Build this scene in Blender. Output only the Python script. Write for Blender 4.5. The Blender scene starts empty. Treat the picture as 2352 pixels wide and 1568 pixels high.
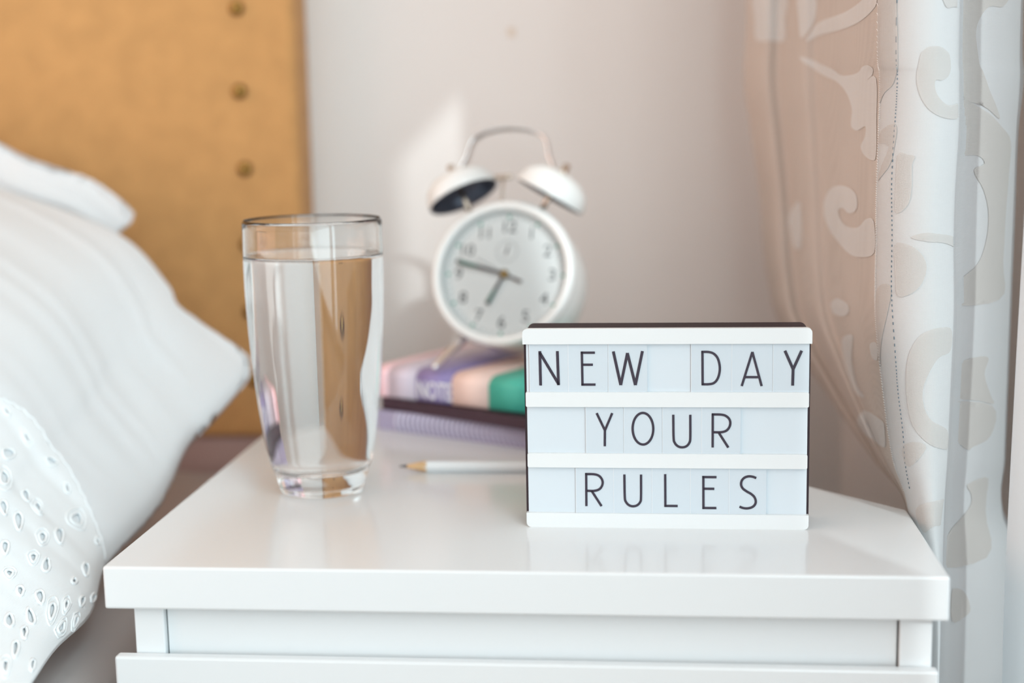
import bpy, bmesh, math, random
from mathutils import Vector, Matrix
from mathutils.geometry import delaunay_2d_cdt

random.seed(7)
C = bpy.context.scene.collection
sc = bpy.context.scene
ZT = 0.55                                     # height of the nightstand top above the floor

# ------------------------------------------------------------------ camera
def cam_matrix(loc, yaw, pitch, roll):
    m = Matrix.Rotation(yaw, 3, 'Z') @ Matrix.Rotation(pitch, 3, 'X') @ Matrix.Rotation(roll, 3, 'Y')
    x, y, z = m.col[0], m.col[1], m.col[2]
    r = Matrix((x, z, -y)).transposed().to_4x4()
    return Matrix.Translation(loc) @ r
cd = bpy.data.cameras.new('camera'); cam = bpy.data.objects.new('camera', cd); C.objects.link(cam)
cd.sensor_width = 36; cd.lens = 50; cd.clip_start = 0.02
cam.matrix_world = cam_matrix((0.0646, -0.6399, 0.2096 + ZT), 0.0988, -0.1546, 0.019)
cd.dof.use_dof = True; cd.dof.focus_distance = 0.725; cd.dof.aperture_fstop = 3.2
sc.camera = cam

# ------------------------------------------------------------------ world, sun, window light, added fill
sc.view_settings.view_transform = 'Standard'; sc.view_settings.look = 'None'
sc.view_settings.gamma = 1.0; sc.view_settings.use_curve_mapping = False
sc.view_settings.exposure = 0.09
w = bpy.data.worlds.new('sky'); sc.world = w; w.use_nodes = True
bg = w.node_tree.nodes['Background']; bg.inputs[0].default_value = (0.92, 0.96, 1.0, 1); bg.inputs[1].default_value = 0.82

def lamp(name, kind, loc, direction, energy, color, **kw):
    l = bpy.data.lights.new(name, kind); l.energy = energy; l.color = color
    for k, v in kw.items(): setattr(l, k, v)
    o = bpy.data.objects.new(name, l); C.objects.link(o); o.location = loc
    o.rotation_euler = Vector(direction).to_track_quat('-Z', 'Y').to_euler()
    return o
lamp('sun', 'SUN', (1.2, -1.6, 2.2), (-0.118, 0.19, -0.118), 1.270, (0.857, 0.973, 1.000), angle=math.radians(1.2))
lamp('side_window_daylight', 'AREA', (0.36, -1.74, ZT + 0.72), (-1, 0, 0), 60.480, (0.722, 0.929, 1.000), shape='RECTANGLE', size=2.92, size_y=1.55)
lamp('far_window_daylight', 'AREA', (-1.1, -4.66, 1.40), (0, 1, 0), 1.24, (1.000, 0.870, 0.858), shape='RECTANGLE', size=2.8, size_y=2.2)
lamp('left_warm_fill', 'AREA', (-2.72, -1.05, 1.30), (1, 0, 0), 27.821, (1.000, 0.512, 0.314), shape='RECTANGLE', size=2.2, size_y=1.7)  # unseen warm fill added on the left to lift and tint shaded sides
cy = sc.cycles
cy.max_bounces = 32; cy.transmission_bounces = 32; cy.glossy_bounces = 6; cy.diffuse_bounces = 5
cy.transparent_max_bounces = 16
cy.caustics_refractive = True; cy.caustics_reflective = False; cy.blur_glossy = 0.3
cy.sample_clamp_indirect = 6.0

# ------------------------------------------------------------------ materials
def srgb(r, g, b):
    f = lambda c: (c / 255 / 12.92) if c / 255 <= 0.04045 else ((c / 255 + 0.055) / 1.055) ** 2.4
    return (f(r), f(g), f(b))
def mat(name, col, rough=0.5, metal=0.0, spec=0.5, vary=0.03, scale=8.0, bump=0.0, bscale=400.0, coat=0.0, sheen=0.0, sss=0.0):
    m = bpy.data.materials.new(name); m.use_nodes = True
    nt = m.node_tree; n = nt.nodes; b = n['Principled BSDF']
    tc = n.new('ShaderNodeTexCoord')
    noi = n.new('ShaderNodeTexNoise'); noi.inputs['Scale'].default_value = scale; noi.inputs['Detail'].default_value = 3
    nt.links.new(tc.outputs['Object'], noi.inputs['Vector'])
    mx = n.new('ShaderNodeMix'); mx.data_type = 'RGBA'
    mx.inputs['A'].default_value = (*[c * (1 - vary) for c in col], 1)
    mx.inputs['B'].default_value = (*[min(1, c * (1 + vary)) for c in col], 1)
    nt.links.new(noi.outputs['Fac'], mx.inputs['Factor']); nt.links.new(mx.outputs['Result'], b.inputs['Base Color'])
    b.inputs['Roughness'].default_value = rough; b.inputs['Metallic'].default_value = metal
    b.inputs['Specular IOR Level'].default_value = spec
    b.inputs['Coat Weight'].default_value = coat; b.inputs['Sheen Weight'].default_value = sheen
    if bump:
        nb = n.new('ShaderNodeTexNoise'); nb.inputs['Scale'].default_value = bscale
        nt.links.new(tc.outputs['Object'], nb.inputs['Vector'])
        bp = n.new('ShaderNodeBump'); bp.inputs['Strength'].default_value = bump; bp.inputs['Distance'].default_value = 0.001
        nt.links.new(nb.outputs['Fac'], bp.inputs['Height']); nt.links.new(bp.outputs['Normal'], b.inputs['Normal'])
    return m
def weave(m, scale=900.0, amount=0.06, bump=0.3):
    """adds a woven cloth grain: two crossed bands of threads in colour and relief"""
    nt = m.node_tree; n = nt.nodes; b = n['Principled BSDF']
    tc = n.new('ShaderNodeTexCoord'); hs = []
    for ax in ('X', 'Z'):
        wv = n.new('ShaderNodeTexWave'); wv.bands_direction = ax; wv.inputs['Scale'].default_value = scale / 6.283
        wv.inputs['Distortion'].default_value = 2.5; wv.inputs['Detail'].default_value = 2; wv.inputs['Detail Scale'].default_value = 3
        nt.links.new(tc.outputs['Object'], wv.inputs['Vector']); hs.append(wv)
    ad = n.new('ShaderNodeMath'); ad.operation = 'ADD'
    nt.links.new(hs[0].outputs['Fac'], ad.inputs[0]); nt.links.new(hs[1].outputs['Fac'], ad.inputs[1])
    bp = n.new('ShaderNodeBump'); bp.inputs['Strength'].default_value = bump; bp.inputs['Distance'].default_value = 0.0004
    nt.links.new(ad.outputs[0], bp.inputs['Height']); nt.links.new(bp.outputs['Normal'], b.inputs['Normal'])
    old = b.inputs['Base Color'].links[0].from_socket
    mr = n.new('ShaderNodeMapRange'); mr.inputs['From Max'].default_value = 2.0
    mr.inputs['To Min'].default_value = 1 - amount; mr.inputs['To Max'].default_value = 1 + amount
    nt.links.new(ad.outputs[0], mr.inputs['Value'])
    vm = n.new('ShaderNodeVectorMath'); vm.operation = 'SCALE'
    nt.links.new(old, vm.inputs[0]); nt.links.new(mr.outputs['Result'], vm.inputs['Scale'])
    nt.links.new(vm.outputs['Vector'], b.inputs['Base Color'])
    return m
def translucent(m, amount, col):
    nt = m.node_tree; n = nt.nodes; b = n['Principled BSDF']; out = n['Material Output']
    t = n.new('ShaderNodeBsdfTranslucent'); t.inputs['Color'].default_value = (*col, 1)
    mx = n.new('ShaderNodeMixShader'); mx.inputs[0].default_value = amount
    nt.links.new(b.outputs[0], mx.inputs[1]); nt.links.new(t.outputs[0], mx.inputs[2]); nt.links.new(mx.outputs[0], out.inputs[0])
    return m
def glass_mat(name, ior, tint):
    m = bpy.data.materials.new(name); m.use_nodes = True; nt = m.node_tree; nt.nodes.clear()
    o = nt.nodes.new('ShaderNodeOutputMaterial'); g = nt.nodes.new('ShaderNodeBsdfGlass')
    g.inputs['IOR'].default_value = ior; g.inputs['Roughness'].default_value = 0.0
    g.inputs['Color'].default_value = (*tint, 1)
    nt.links.new(g.outputs[0], o.inputs[0])
    return m
def crystal_mat():
    m = bpy.data.materials.new('clock_crystal'); m.use_nodes = True; nt = m.node_tree; nt.nodes.clear()
    o = nt.nodes.new('ShaderNodeOutputMaterial'); t = nt.nodes.new('ShaderNodeBsdfTransparent'); g = nt.nodes.new('ShaderNodeBsdfGlossy')
    g.inputs['Roughness'].default_value = 0.02
    f = nt.nodes.new('ShaderNodeFresnel'); f.inputs['IOR'].default_value = 1.45; mx = nt.nodes.new('ShaderNodeMixShader')
    nt.links.new(f.outputs[0], mx.inputs[0]); nt.links.new(t.outputs[0], mx.inputs[1]); nt.links.new(g.outputs[0], mx.inputs[2])
    nt.links.new(mx.outputs[0], o.inputs[0])
    return m

M = {}
M['wall'] = mat('wall_paint', (0.81, 0.765, 0.735), 0.85, vary=0.02, scale=3, bump=0.05, bscale=120)
M['ceiling'] = mat('ceiling_paint', (0.80, 0.78, 0.76), 0.9)
M['floor'] = mat('floor_laminate', (0.36, 0.24, 0.16), 0.45, vary=0.2, scale=3)
M['lacquer'] = mat('white_lacquer', (0.725, 0.74, 0.745), 0.17, spec=0.42, vary=0.008, scale=5)
M['casing'] = mat('white_window_paint', (0.74, 0.77, 0.78), 0.35, vary=0.01)
M['linen'] = weave(mat('ochre_linen', (0.64, 0.34, 0.133), 0.9, spec=0.15, vary=0.17, scale=48, sheen=0.1), 2600, 0.10, 0.35)
M['brass'] = mat('aged_brass', (0.33, 0.20, 0.06), 0.22, metal=1.0)
M['cotton'] = weave(mat('white_cotton', (0.74, 0.762, 0.775), 0.85, spec=0.1, vary=0.012, scale=10), 4200, 0.01, 0.12)
M['cotton_lace'] = weave(mat('white_eyelet_cotton', (0.80, 0.825, 0.835), 0.85, spec=0.1, vary=0.01, scale=10), 3800, 0.012, 0.15)
M['thread'] = mat('white_embroidery_thread', (0.86, 0.89, 0.90), 0.6, vary=0.02, scale=300)
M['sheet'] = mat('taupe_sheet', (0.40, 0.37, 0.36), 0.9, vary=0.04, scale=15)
M['black_shell'] = mat('dark_plastic_shell', (0.034, 0.020, 0.024), 0.65, spec=0.2, vary=0.08, scale=40, bump=0.15, bscale=1500)
M['white_plastic'] = mat('white_plastic_rail', (0.74, 0.755, 0.755), 0.3, vary=0.006)
M['diffuser'] = mat('milky_diffuser', (0.625, 0.68, 0.72), 0.35, vary=0.012, scale=18)
M['tile'] = mat('letter_slide_film', (0.59, 0.65, 0.695), 0.22, vary=0.01, scale=22)
M['tile_edge'] = mat('letter_slide_edge', (0.68, 0.71, 0.735), 0.2)
M['ink'] = mat('dark_ink', (0.028, 0.018, 0.034), 0.5)
M['enamel'] = mat('white_enamel', (0.84, 0.86, 0.85), 0.2, vary=0.006)
M['dial'] = mat('clock_dial_card', (0.95, 0.94, 0.915), 0.7, vary=0.01)
M['chrome'] = mat('polished_chrome', (0.86, 0.86, 0.87), 0.14, metal=1.0)
M['nickel'] = mat('warm_nickel', (0.62, 0.53, 0.44), 0.25, metal=1.0)
M['bell_inside'] = mat('blue_grey_bell_inside', (0.075, 0.09, 0.125), 0.3, metal=0.4)
M['numeral'] = mat('grey_numeral_ink', (0.10, 0.105, 0.11), 0.6)
M['lume'] = mat('green_lume', (0.10, 0.42, 0.30), 0.6)
M['lume_dark'] = mat('deep_green_lume', (0.02, 0.22, 0.15), 0.6)
M['hand'] = mat('dark_clock_hand', (0.03, 0.025, 0.03), 0.4)
M['hand_brown'] = mat('brown_clock_hand', (0.12, 0.08, 0.075), 0.4)
M['crystal'] = crystal_mat()
M['glass'] = glass_mat('clear_tumbler_glass', 1.50, (0.995, 1.0, 0.999))
M['glass_to_water'] = glass_mat('water_against_glass', 1.333 / 1.5, (1.0, 1.0, 1.0))
M['water'] = glass_mat('drinking_water', 1.333, (0.997, 1.0, 1.0))
M['pink'] = mat('pink_cover_stripe', srgb(255, 212, 218), 0.45)
M['lilac'] = mat('pale_lilac_cover_stripe', srgb(216, 205, 219), 0.45)
M['purple'] = mat('lavender_purple_stripe', srgb(150, 138, 190), 0.45)
M['peach'] = mat('peach_cover_stripe', srgb(250, 222, 212), 0.45)
M['green'] = mat('teal_green_stripe', srgb(74, 190, 170), 0.45)
M['paper'] = mat('white_paper_edges', (0.75, 0.74, 0.74), 0.8, vary=0.06, scale=200)
M['plum'] = mat('dark_plum_cover', (0.045, 0.016, 0.03), 0.5)
M['lavender'] = mat('lavender_notebook_cover', srgb(196, 188, 208), 0.5)
M['spine_grey'] = mat('grey_lavender_spine', srgb(168, 159, 185), 0.6)
M['ring'] = mat('pale_lilac_ring', srgb(226, 221, 238), 0.3)
M['print_white'] = mat('white_print', (0.80, 0.80, 0.85), 0.5)
M['pencil_white'] = mat('white_pencil_paint', (0.80, 0.82, 0.83), 0.25)
M['cedar'] = mat('bare_pencil_wood', (0.66, 0.42, 0.22), 0.7, vary=0.15, scale=300)
M['graphite'] = mat('graphite', (0.05, 0.045, 0.05), 0.35)
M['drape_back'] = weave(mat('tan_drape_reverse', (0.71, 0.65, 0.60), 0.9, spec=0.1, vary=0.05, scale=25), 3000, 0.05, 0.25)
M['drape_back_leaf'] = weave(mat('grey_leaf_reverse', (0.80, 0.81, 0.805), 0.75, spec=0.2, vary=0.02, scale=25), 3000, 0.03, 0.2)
M['drape_front'] = weave(mat('white_drape_satin', (0.73, 0.75, 0.755), 0.6, spec=0.3, vary=0.01, scale=25), 3600, 0.025, 0.2)
M['drape_side'] = weave(mat('shaded_drape_satin', (0.77, 0.79, 0.795), 0.5, spec=0.35, vary=0.02, scale=25), 3000, 0.03, 0.2)  # copy of the white satin, tone set for the shade on this fold
M['drape_leaf'] = weave(mat('beige_leaf_weave', (0.67, 0.652, 0.63), 0.85, spec=0.1, vary=0.02, scale=60), 3000, 0.03, 0.2)
M['drape_side_leaf'] = weave(mat('shaded_beige_leaf_weave', (0.69, 0.66, 0.625), 0.85, spec=0.1, vary=0.02, scale=60), 3000, 0.03, 0.2)  # copy of the beige leaf, tone set for the shaded fold
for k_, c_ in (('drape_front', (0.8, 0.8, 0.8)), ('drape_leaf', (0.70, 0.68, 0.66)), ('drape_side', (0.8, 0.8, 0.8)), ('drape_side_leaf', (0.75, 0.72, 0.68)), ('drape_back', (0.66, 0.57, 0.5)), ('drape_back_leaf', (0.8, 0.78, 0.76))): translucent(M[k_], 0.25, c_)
M['sheer'] = translucent(mat('plain_white_curtain', (0.78, 0.85, 0.88), 0.8, spec=0.1, vary=0.01), 0.35, (0.8, 0.83, 0.85))
M['shade_panel'] = mat('shaded_wall_brown', (0.44, 0.31, 0.285), 0.9, vary=0.05)  # brown of the shaded wall, painted on the added panel
M['stitch'] = mat('blue_grey_thread', (0.10, 0.15, 0.19), 0.7)
M['sun_block'] = translucent(mat('white_sun_blocker', (0.8, 0.8, 0.8), 0.8), 0.3, (0.8, 0.8, 0.8))  # for the unseen sheets that block and soften the sun

# ------------------------------------------------------------------ mesh helpers
def link_mesh(name, me, m, parent=None, smooth=False):
    if m is not None:
        for x in (m if isinstance(m, (list, tuple)) else [m]): me.materials.append(x)
    if smooth:
        for p in me.polygons: p.use_smooth = True
    o = bpy.data.objects.new(name, me); C.objects.link(o)
    if parent is not None: o.parent = parent
    return o
def obj(name, bm, m, parent=None, smooth=False):
    bmesh.ops.recalc_face_normals(bm, faces=bm.faces)
    me = bpy.data.meshes.new(name); bm.to_mesh(me); bm.free()
    return link_mesh(name, me, m, parent, smooth)
def raw(name, v, f, m, parent=None, smooth=False):
    me = bpy.data.meshes.new(name); me.from_pydata([tuple(x) for x in v], [], f); me.update()
    return link_mesh(name, me, m, parent, smooth)
def thing(name, label, cat, loc=(0, 0, 0), rot=(0, 0, 0), group=None):
    o = bpy.data.objects.new(name, None); C.objects.link(o); o.empty_display_size = 0.05
    o.location = loc; o.rotation_euler = rot; o['label'] = label; o['category'] = cat
    if group: o['group'] = group
    return o
def struct(o): o['kind'] = 'structure'; return o
def add_box(bm, x0, x1, y0, y1, z0, z1, bev=0.0, seg=2):
    r = bmesh.ops.create_cube(bm, size=1.0); vs = r['verts']
    for v in vs:
        v.co = Vector(((x0 + x1) / 2 + v.co.x * (x1 - x0), (y0 + y1) / 2 + v.co.y * (y1 - y0), (z0 + z1) / 2 + v.co.z * (z1 - z0)))
    if bev:
        es = list({e for v in vs for e in v.link_edges})
        bmesh.ops.bevel(bm, geom=es, offset=bev, segments=seg, affect='EDGES', profile=0.5)
    return bm
def box(name, x0, x1, y0, y1, z0, z1, m, parent=None, bev=0.0, seg=2):
    return obj(name, add_box(bmesh.new(), x0, x1, y0, y1, z0, z1, bev, seg), m, parent)
def add_prism(bm, pts, z0, z1, axis='Z', bev=0.0):
    """extrude a polygon: axis Z pts=(x,y); axis Y pts=(x,z) from y=z0 to z1"""
    f = (lambda a, b, c: (a, b, c)) if axis == 'Z' else (lambda a, b, c: (a, c, b))
    lo = [bm.verts.new(f(a, b, z0)) for a, b in pts]; hi = [bm.verts.new(f(a, b, z1)) for a, b in pts]
    n = len(pts); bm.faces.new(lo[::-1]); bm.faces.new(hi)
    for i in range(n): bm.faces.new((lo[i], lo[(i + 1) % n], hi[(i + 1) % n], hi[i]))
    if bev: bmesh.ops.bevel(bm, geom=[e for e in bm.edges], offset=bev, segments=2, affect='EDGES', profile=0.5)
    return bm
def add_lathe(bm, prof, n=48, mx=None):
    """profile [(r, z)...] revolved about Z; r = 0 ends are closed to a point"""
    rings = []
    for r, z in prof:
        if r < 1e-6: rings.append([bm.verts.new((0, 0, z))])
        else: rings.append([bm.verts.new((r * math.cos(2 * math.pi * k / n), r * math.sin(2 * math.pi * k / n), z)) for k in range(n)])
    for a, b in zip(rings, rings[1:]):
        for k in range(n):
            k2 = (k + 1) % n
            q = [a[k % len(a)], a[k2 % len(a)], b[k2 % len(b)], b[k % len(b)]]
            u = []
            for v in q:
                if v not in u: u.append(v)
            if len(u) >= 3: bm.faces.new(u)
    if mx is not None:
        bmesh.ops.transform(bm, matrix=mx, verts=[v for r in rings for v in r])
    return bm
def add_tube(bm, pts, rad, n=10, closed=False, flat=None):
    """tube through pts; rad a number or a list; flat=(half width along Y, half thickness) gives a strap"""
    pts = [Vector(p) for p in pts]; N = len(pts); rings = []
    up0 = None
    for i, p in enumerate(pts):
        a = pts[(i - 1) % N] if (closed or i > 0) else p; b = pts[(i + 1) % N] if (closed or i < N - 1) else p
        t = (b - a).normalized()
        ref = Vector((0, 1, 0)) if flat else (up0 if up0 is not None else (Vector((0, 0, 1)) if abs(t.z) < 0.9 else Vector((1, 0, 0))))
        s = (ref - t * ref.dot(t)).normalized(); q = t.cross(s); up0 = s
        r = rad[i] if isinstance(rad, (list, tuple)) else rad
        a1, b1 = flat if flat else (r, r)
        rings.append([bm.verts.new(p + s * a1 * math.cos(2 * math.pi * k / n) + q * b1 * math.sin(2 * math.pi * k / n)) for k in range(n)])
    for i in range(N if closed else N - 1):
        a, b = rings[i], rings[(i + 1) % N]
        for k in range(n): bm.faces.new((a[k], a[(k + 1) % n], b[(k + 1) % n], b[k]))
    if not closed:
        bm.faces.new(rings[0][::-1]); bm.faces.new(rings[-1])
    return bm
def cat_rom(p, t):
    """Catmull-Rom through the list p of Vectors, t in 0..1 over equal steps"""
    n = len(p) - 1; s = min(max(t, 0.0), 1.0) * n; i = min(int(s), n - 1); f = s - i
    p1, p2 = p[i], p[i + 1]
    p0 = p[i - 1] if i > 0 else p1 * 2 - p2
    p3 = p[i + 2] if i + 2 <= n else p2 * 2 - p1
    return 0.5 * ((2 * p1) + (p2 - p0) * f + (2 * p0 - 5 * p1 + 4 * p2 - p3) * f * f + (3 * p1 - p0 - 3 * p2 + p3) * f ** 3)
def resample(pts, n):
    """polyline -> n+1 points at equal chord spacing on its Catmull-Rom curve"""
    P = [Vector(p) for p in pts]; fine = [cat_rom(P, k / 400) for k in range(401)]
    L = [0.0]
    for a, b in zip(fine, fine[1:]): L.append(L[-1] + (b - a).length)
    out = []; j = 0
    for k in range(n + 1):
        d = L[-1] * k / n
        while j < 399 and L[j + 1] < d: j += 1
        g = (d - L[j]) / max(1e-9, L[j + 1] - L[j]); out.append(fine[j].lerp(fine[j + 1], min(1, g)))
    return out
def stroke(bm, pts, w, y0, y1, closed=False):
    if not closed:                            # break the pen stroke at sharp corners
        for i in range(1, len(pts) - 1):
            a = Vector(pts[i]) - Vector(pts[i - 1]); b = Vector(pts[i + 1]) - Vector(pts[i])
            if a.angle(b) > 0.9:
                stroke(bm, pts[:i + 1], w, y0, y1); stroke(bm, pts[i:], w, y0 - 0.00001, y1); return bm
    """constant-width pen stroke along 2-D points (x, z), as a thin solid between y0 and y1"""
    P = [Vector((p[0], p[1])) for p in pts]; N = len(P); L, R = [], []
    for i, p in enumerate(P):
        a = P[(i - 1) % N] if (closed or i > 0) else None; b = P[(i + 1) % N] if (closed or i < N - 1) else None
        d1 = (p - a).normalized() if a is not None else (b - p).normalized()
        d2 = (b - p).normalized() if b is not None else d1
        n1 = Vector((-d1.y, d1.x)); n2 = Vector((-d2.y, d2.x)); m = (n1 + n2)
        m = m.normalized() if m.length > 1e-6 else n1
        k = min(2.2, 1 / max(0.2, m.dot(n1)))
        L.append(p + m * w / 2 * k); R.append(p - m * w / 2 * k)
    def ring(v): return [bm.verts.new((v.x, y0, v.y)), bm.verts.new((v.x, y1, v.y))]
    l = [ring(v) for v in L]; r = [ring(v) for v in R]
    for i in range(N if closed else N - 1):
        j = (i + 1) % N
        bm.faces.new((l[i][0], l[j][0], r[j][0], r[i][0])); bm.faces.new((l[i][1], r[i][1], r[j][1], l[j][1]))
        bm.faces.new((l[i][0], l[i][1], l[j][1], l[j][0])); bm.faces.new((r[i][0], r[j][0], r[j][1], r[i][1]))
    if not closed:
        for i in (0, N - 1): bm.faces.new((l[i][0], r[i][0], r[i][1], l[i][1]))
    return bm
def arc(cx, cz, rx, rz, a0, a1, n=16):
    return [(cx + rx * math.cos(math.radians(a0 + (a1 - a0) * k / n)), cz + rz * math.sin(math.radians(a0 + (a1 - a0) * k / n))) for k in range(n + 1)]
def text_mesh(name, s, size, m, parent, depth=0.0002, align='CENTER', bold=0.0):
    c = bpy.data.curves.new(name, 'FONT'); c.body = s; c.size = size; c.extrude = depth; c.align_x = align; c.align_y = 'CENTER'; c.resolution_u = 4; c.offset = bold
    t = bpy.data.objects.new(name, c); C.objects.link(t)
    me = bpy.data.meshes.new_from_object(t.evaluated_get(bpy.context.evaluated_depsgraph_get()))
    bpy.data.objects.remove(t); bpy.data.curves.remove(c)
    o = link_mesh(name, me, m, parent)
    return o

# ================================================================== THE ROOM
YW, XW = 0.54, 0.305                          # back wall, right-hand (window) wall
struct(box('floor', -2.6, XW + 0.12, -4.6, YW + 0.1, -0.06, 0.0, M['floor']))
struct(box('ceiling', -2.6, XW + 0.12, -4.6, YW + 0.1, 2.5, 2.56, M['ceiling']))
struct(box('wall_back', -2.6, XW + 0.12, YW, YW + 0.1, 0, 2.5, M['wall']))
bm = bmesh.new()
add_box(bm, -2.7, -2.6, -4.6, -2.2, 0, 2.5); add_box(bm, -2.7, -2.6, 0.1, YW + 0.1, 0, 2.5)
add_box(bm, -2.7, -2.6, -2.2, 0.1, 0, 0.4); add_box(bm, -2.7, -2.6, -2.2, 0.1, 2.2, 2.5)
struct(obj('wall_left', bm, M['wall']))
WY0, WY1, WZ0, WZ1 = -4.20, 0.16, 0.45, 2.1   # opening of the side window
bm = bmesh.new()
add_box(bm, XW, XW + 0.12, WY1, YW, 0, 2.5); add_box(bm, XW, XW + 0.12, -4.6, WY0, 0, 2.5)
add_box(bm, XW, XW + 0.12, WY0, WY1, 0, WZ0); add_box(bm, XW, XW + 0.12, WY0, WY1, WZ1, 2.5)
add_prism(bm, [(0.2225, YW), (XW, YW - 0.14), (XW, YW)], 0, 2.5)                  # boxed-in corner
struct(obj('wall_right', bm, M['wall']))
bm = bmesh.new()
add_box(bm, -2.6, -2.5, -4.7, -4.6, 0, 2.5); add_box(bm, 0.3, XW + 0.12, -4.7, -4.6, 0, 2.5)
add_box(bm, -2.5, 0.3, -4.7, -4.6, 0, 0.3); add_box(bm, -2.5, 0.3, -4.7, -4.6, 2.45, 2.5)
struct(obj('wall_front', bm, M['wall']))
win = thing('window_1', 'white painted window casing at the right edge', 'window', (XW, 0, 0)); del win['label'], win['category']; win['kind'] = 'structure'
box('casing_board', -0.027, 0.0, WY1 - 0.02, 0.235, 0, WZ1 + 0.08, M['casing'], win, 0.002)
box('casing_board', -0.027, 0.0, WY0 - 0.075, WY0 + 0.02, 0, WZ1 + 0.08, M['casing'], win, 0.002)
box('casing_board', -0.027, 0.0, WY0 + 0.02, WY1 - 0.02, WZ1 - 0.02, WZ1 + 0.08, M['casing'], win, 0.002)
box('sill', -0.003, 0.12, WY0 + 0.02, WY1 - 0.02, WZ0 - 0.03, WZ0, M['casing'], win, 0.003)
box('mullion', 0.035, 0.095, -0.40, -0.335, WZ0, WZ1 - 0.02, M['casing'], win, 0.002)
box('sun_blocker', 0.062, 0.064, -0.335, WY1, ZT + 0.69, WZ1 - 0.02, M['sun_block'], win)  # unseen sheet added to cut the top of the sun patch
box('sun_blocker', 0.062, 0.064, WY0 + 0.02, -0.40, WZ0 + 0.03, WZ1 - 0.02, M['sun_block'], win)  # unseen sheet added to stop sun through the rest of the opening
box('small_wall_nick', 0, 0.006, 0, 0.0006, 0, 0.007, mat('filler_spot', (0.72, 0.60, 0.50), 0.9), None, 0.0002)
nick = bpy.data.objects['small_wall_nick']; nick.name = 'trim_1'; nick['kind'] = 'structure'; nick.location = (-0.051, YW - 0.0005, ZT + 0.2765)

# ================================================================== NIGHTSTAND
CH = [(-0.2, 0.0), (0.2, 0.0), (0.2, 0.1132), (-0.1, 0.431), (-0.2, 0.431)]      # top seen from above: its back right corner is cut
ns = thing('nightstand', 'glossy white nightstand with a thick top, under the light box and water glass', 'nightstand', (0, 0, 0))
obj('tabletop', add_prism(bmesh.new(), CH, ZT - 0.0213, ZT, bev=0.0012), M['lacquer'], ns)
zb = ZT - 0.0213
bm = bmesh.new(); add_box(bm, -0.1878, -0.1730, 0.006, 0.425, 0.0, zb, 0.0006); obj('side_panel', bm, M['lacquer'], ns)
bm = bmesh.new(); add_box(bm, 0.1790, 0.1938, 0.006, 0.112, 0.0, zb, 0.0006); obj('side_panel', bm, M['lacquer'], ns)
bm = bmesh.new(); add_prism(bm, [(0.1932, 0.1125), (-0.104, 0.427), (-0.118, 0.427), (0.1792, 0.1125)], 0.0, zb); obj('angled_panel', bm, M['lacquer'], ns)
box('back_panel', -0.1728, -0.120, 0.415, 0.425, 0.0, zb, M['lacquer'], ns)
box('upper_rail', -0.1724, 0.1784, 0.0095, 0.024, ZT - 0.062, zb, M['lacquer'], ns, 0.0005)
box('bottom_panel', -0.1724, 0.1784, 0.0095, 0.11, 0.04, 0.055, M['lacquer'], ns)
for z0, z1 in ((ZT - 0.262, ZT - 0.0450), (ZT - 0.483, ZT - 0.266)):
    d = box('drawer', -0.1963, 0.1958, -0.0012, 0.0055, z0, z1, M['lacquer'], ns, 0.0012)
    bm = bmesh.new(); add_lathe(bm, [(0, 0), (0.006, 0), (0.005, 0.010), (0.011, 0.016), (0.011, 0.020), (0.006, 0.0235), (0, 0.024)], 24, Matrix.Translation((0, -0.0012, (z0 + z1) / 2)) @ Matrix.Rotation(math.pi / 2, 4, 'X'))
    obj('knob', bm, M['chrome'], d, True)

# ================================================================== HEADBOARD
hb = thing('headboard', 'ochre linen upholstered headboard with a row of brass nails down its edge', 'headboard', (-0.2165, 0.49, ZT))
def headboard_panel():
    bm = bmesh.new(); add_box(bm, -1.55, 0.0, 0.0, 0.048, -0.0475, 0.62, 0.006, 3); return bm
p = obj('panel', headboard_panel(), M['linen'], hb, True)
box('shade_panel', -1.52, -0.002, 0.006, 0.042, -0.30, -0.0475, M['shade_panel'], hb, 0.002)  # added panel, its colour stands in for shaded wall below the headboard
box('leg', -0.16, -0.10, 0.012, 0.042, -ZT, -0.30, M['sheet'], hb); box('leg', -1.45, -1.39, 0.012, 0.042, -ZT, -0.30, M['sheet'], hb)
bm = bmesh.new(); add_lathe(bm, [(0.0060, -0.001), (0.0060, 0.0012), (0.0052, 0.0038), (0.0032, 0.0056), (0, 0.0062)], 20, Matrix.Rotation(math.pi / 2, 4, 'X'))
nail = obj('nail', bm, M['brass'], hb, True)
nail_z = [0.548, 0.486, 0.425, 0.363, 0.3010, 0.2360, 0.1744, 0.1135, 0.0585, 0.0022]
for i, z in enumerate(nail_z):
    n_ = nail if i == 0 else nail.copy()
    if i: C.objects.link(n_); n_.parent = hb
    n_.location = (-0.0455 + 0.0008 * math.sin(i * 2.3), 0.0, z)
del p

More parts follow.
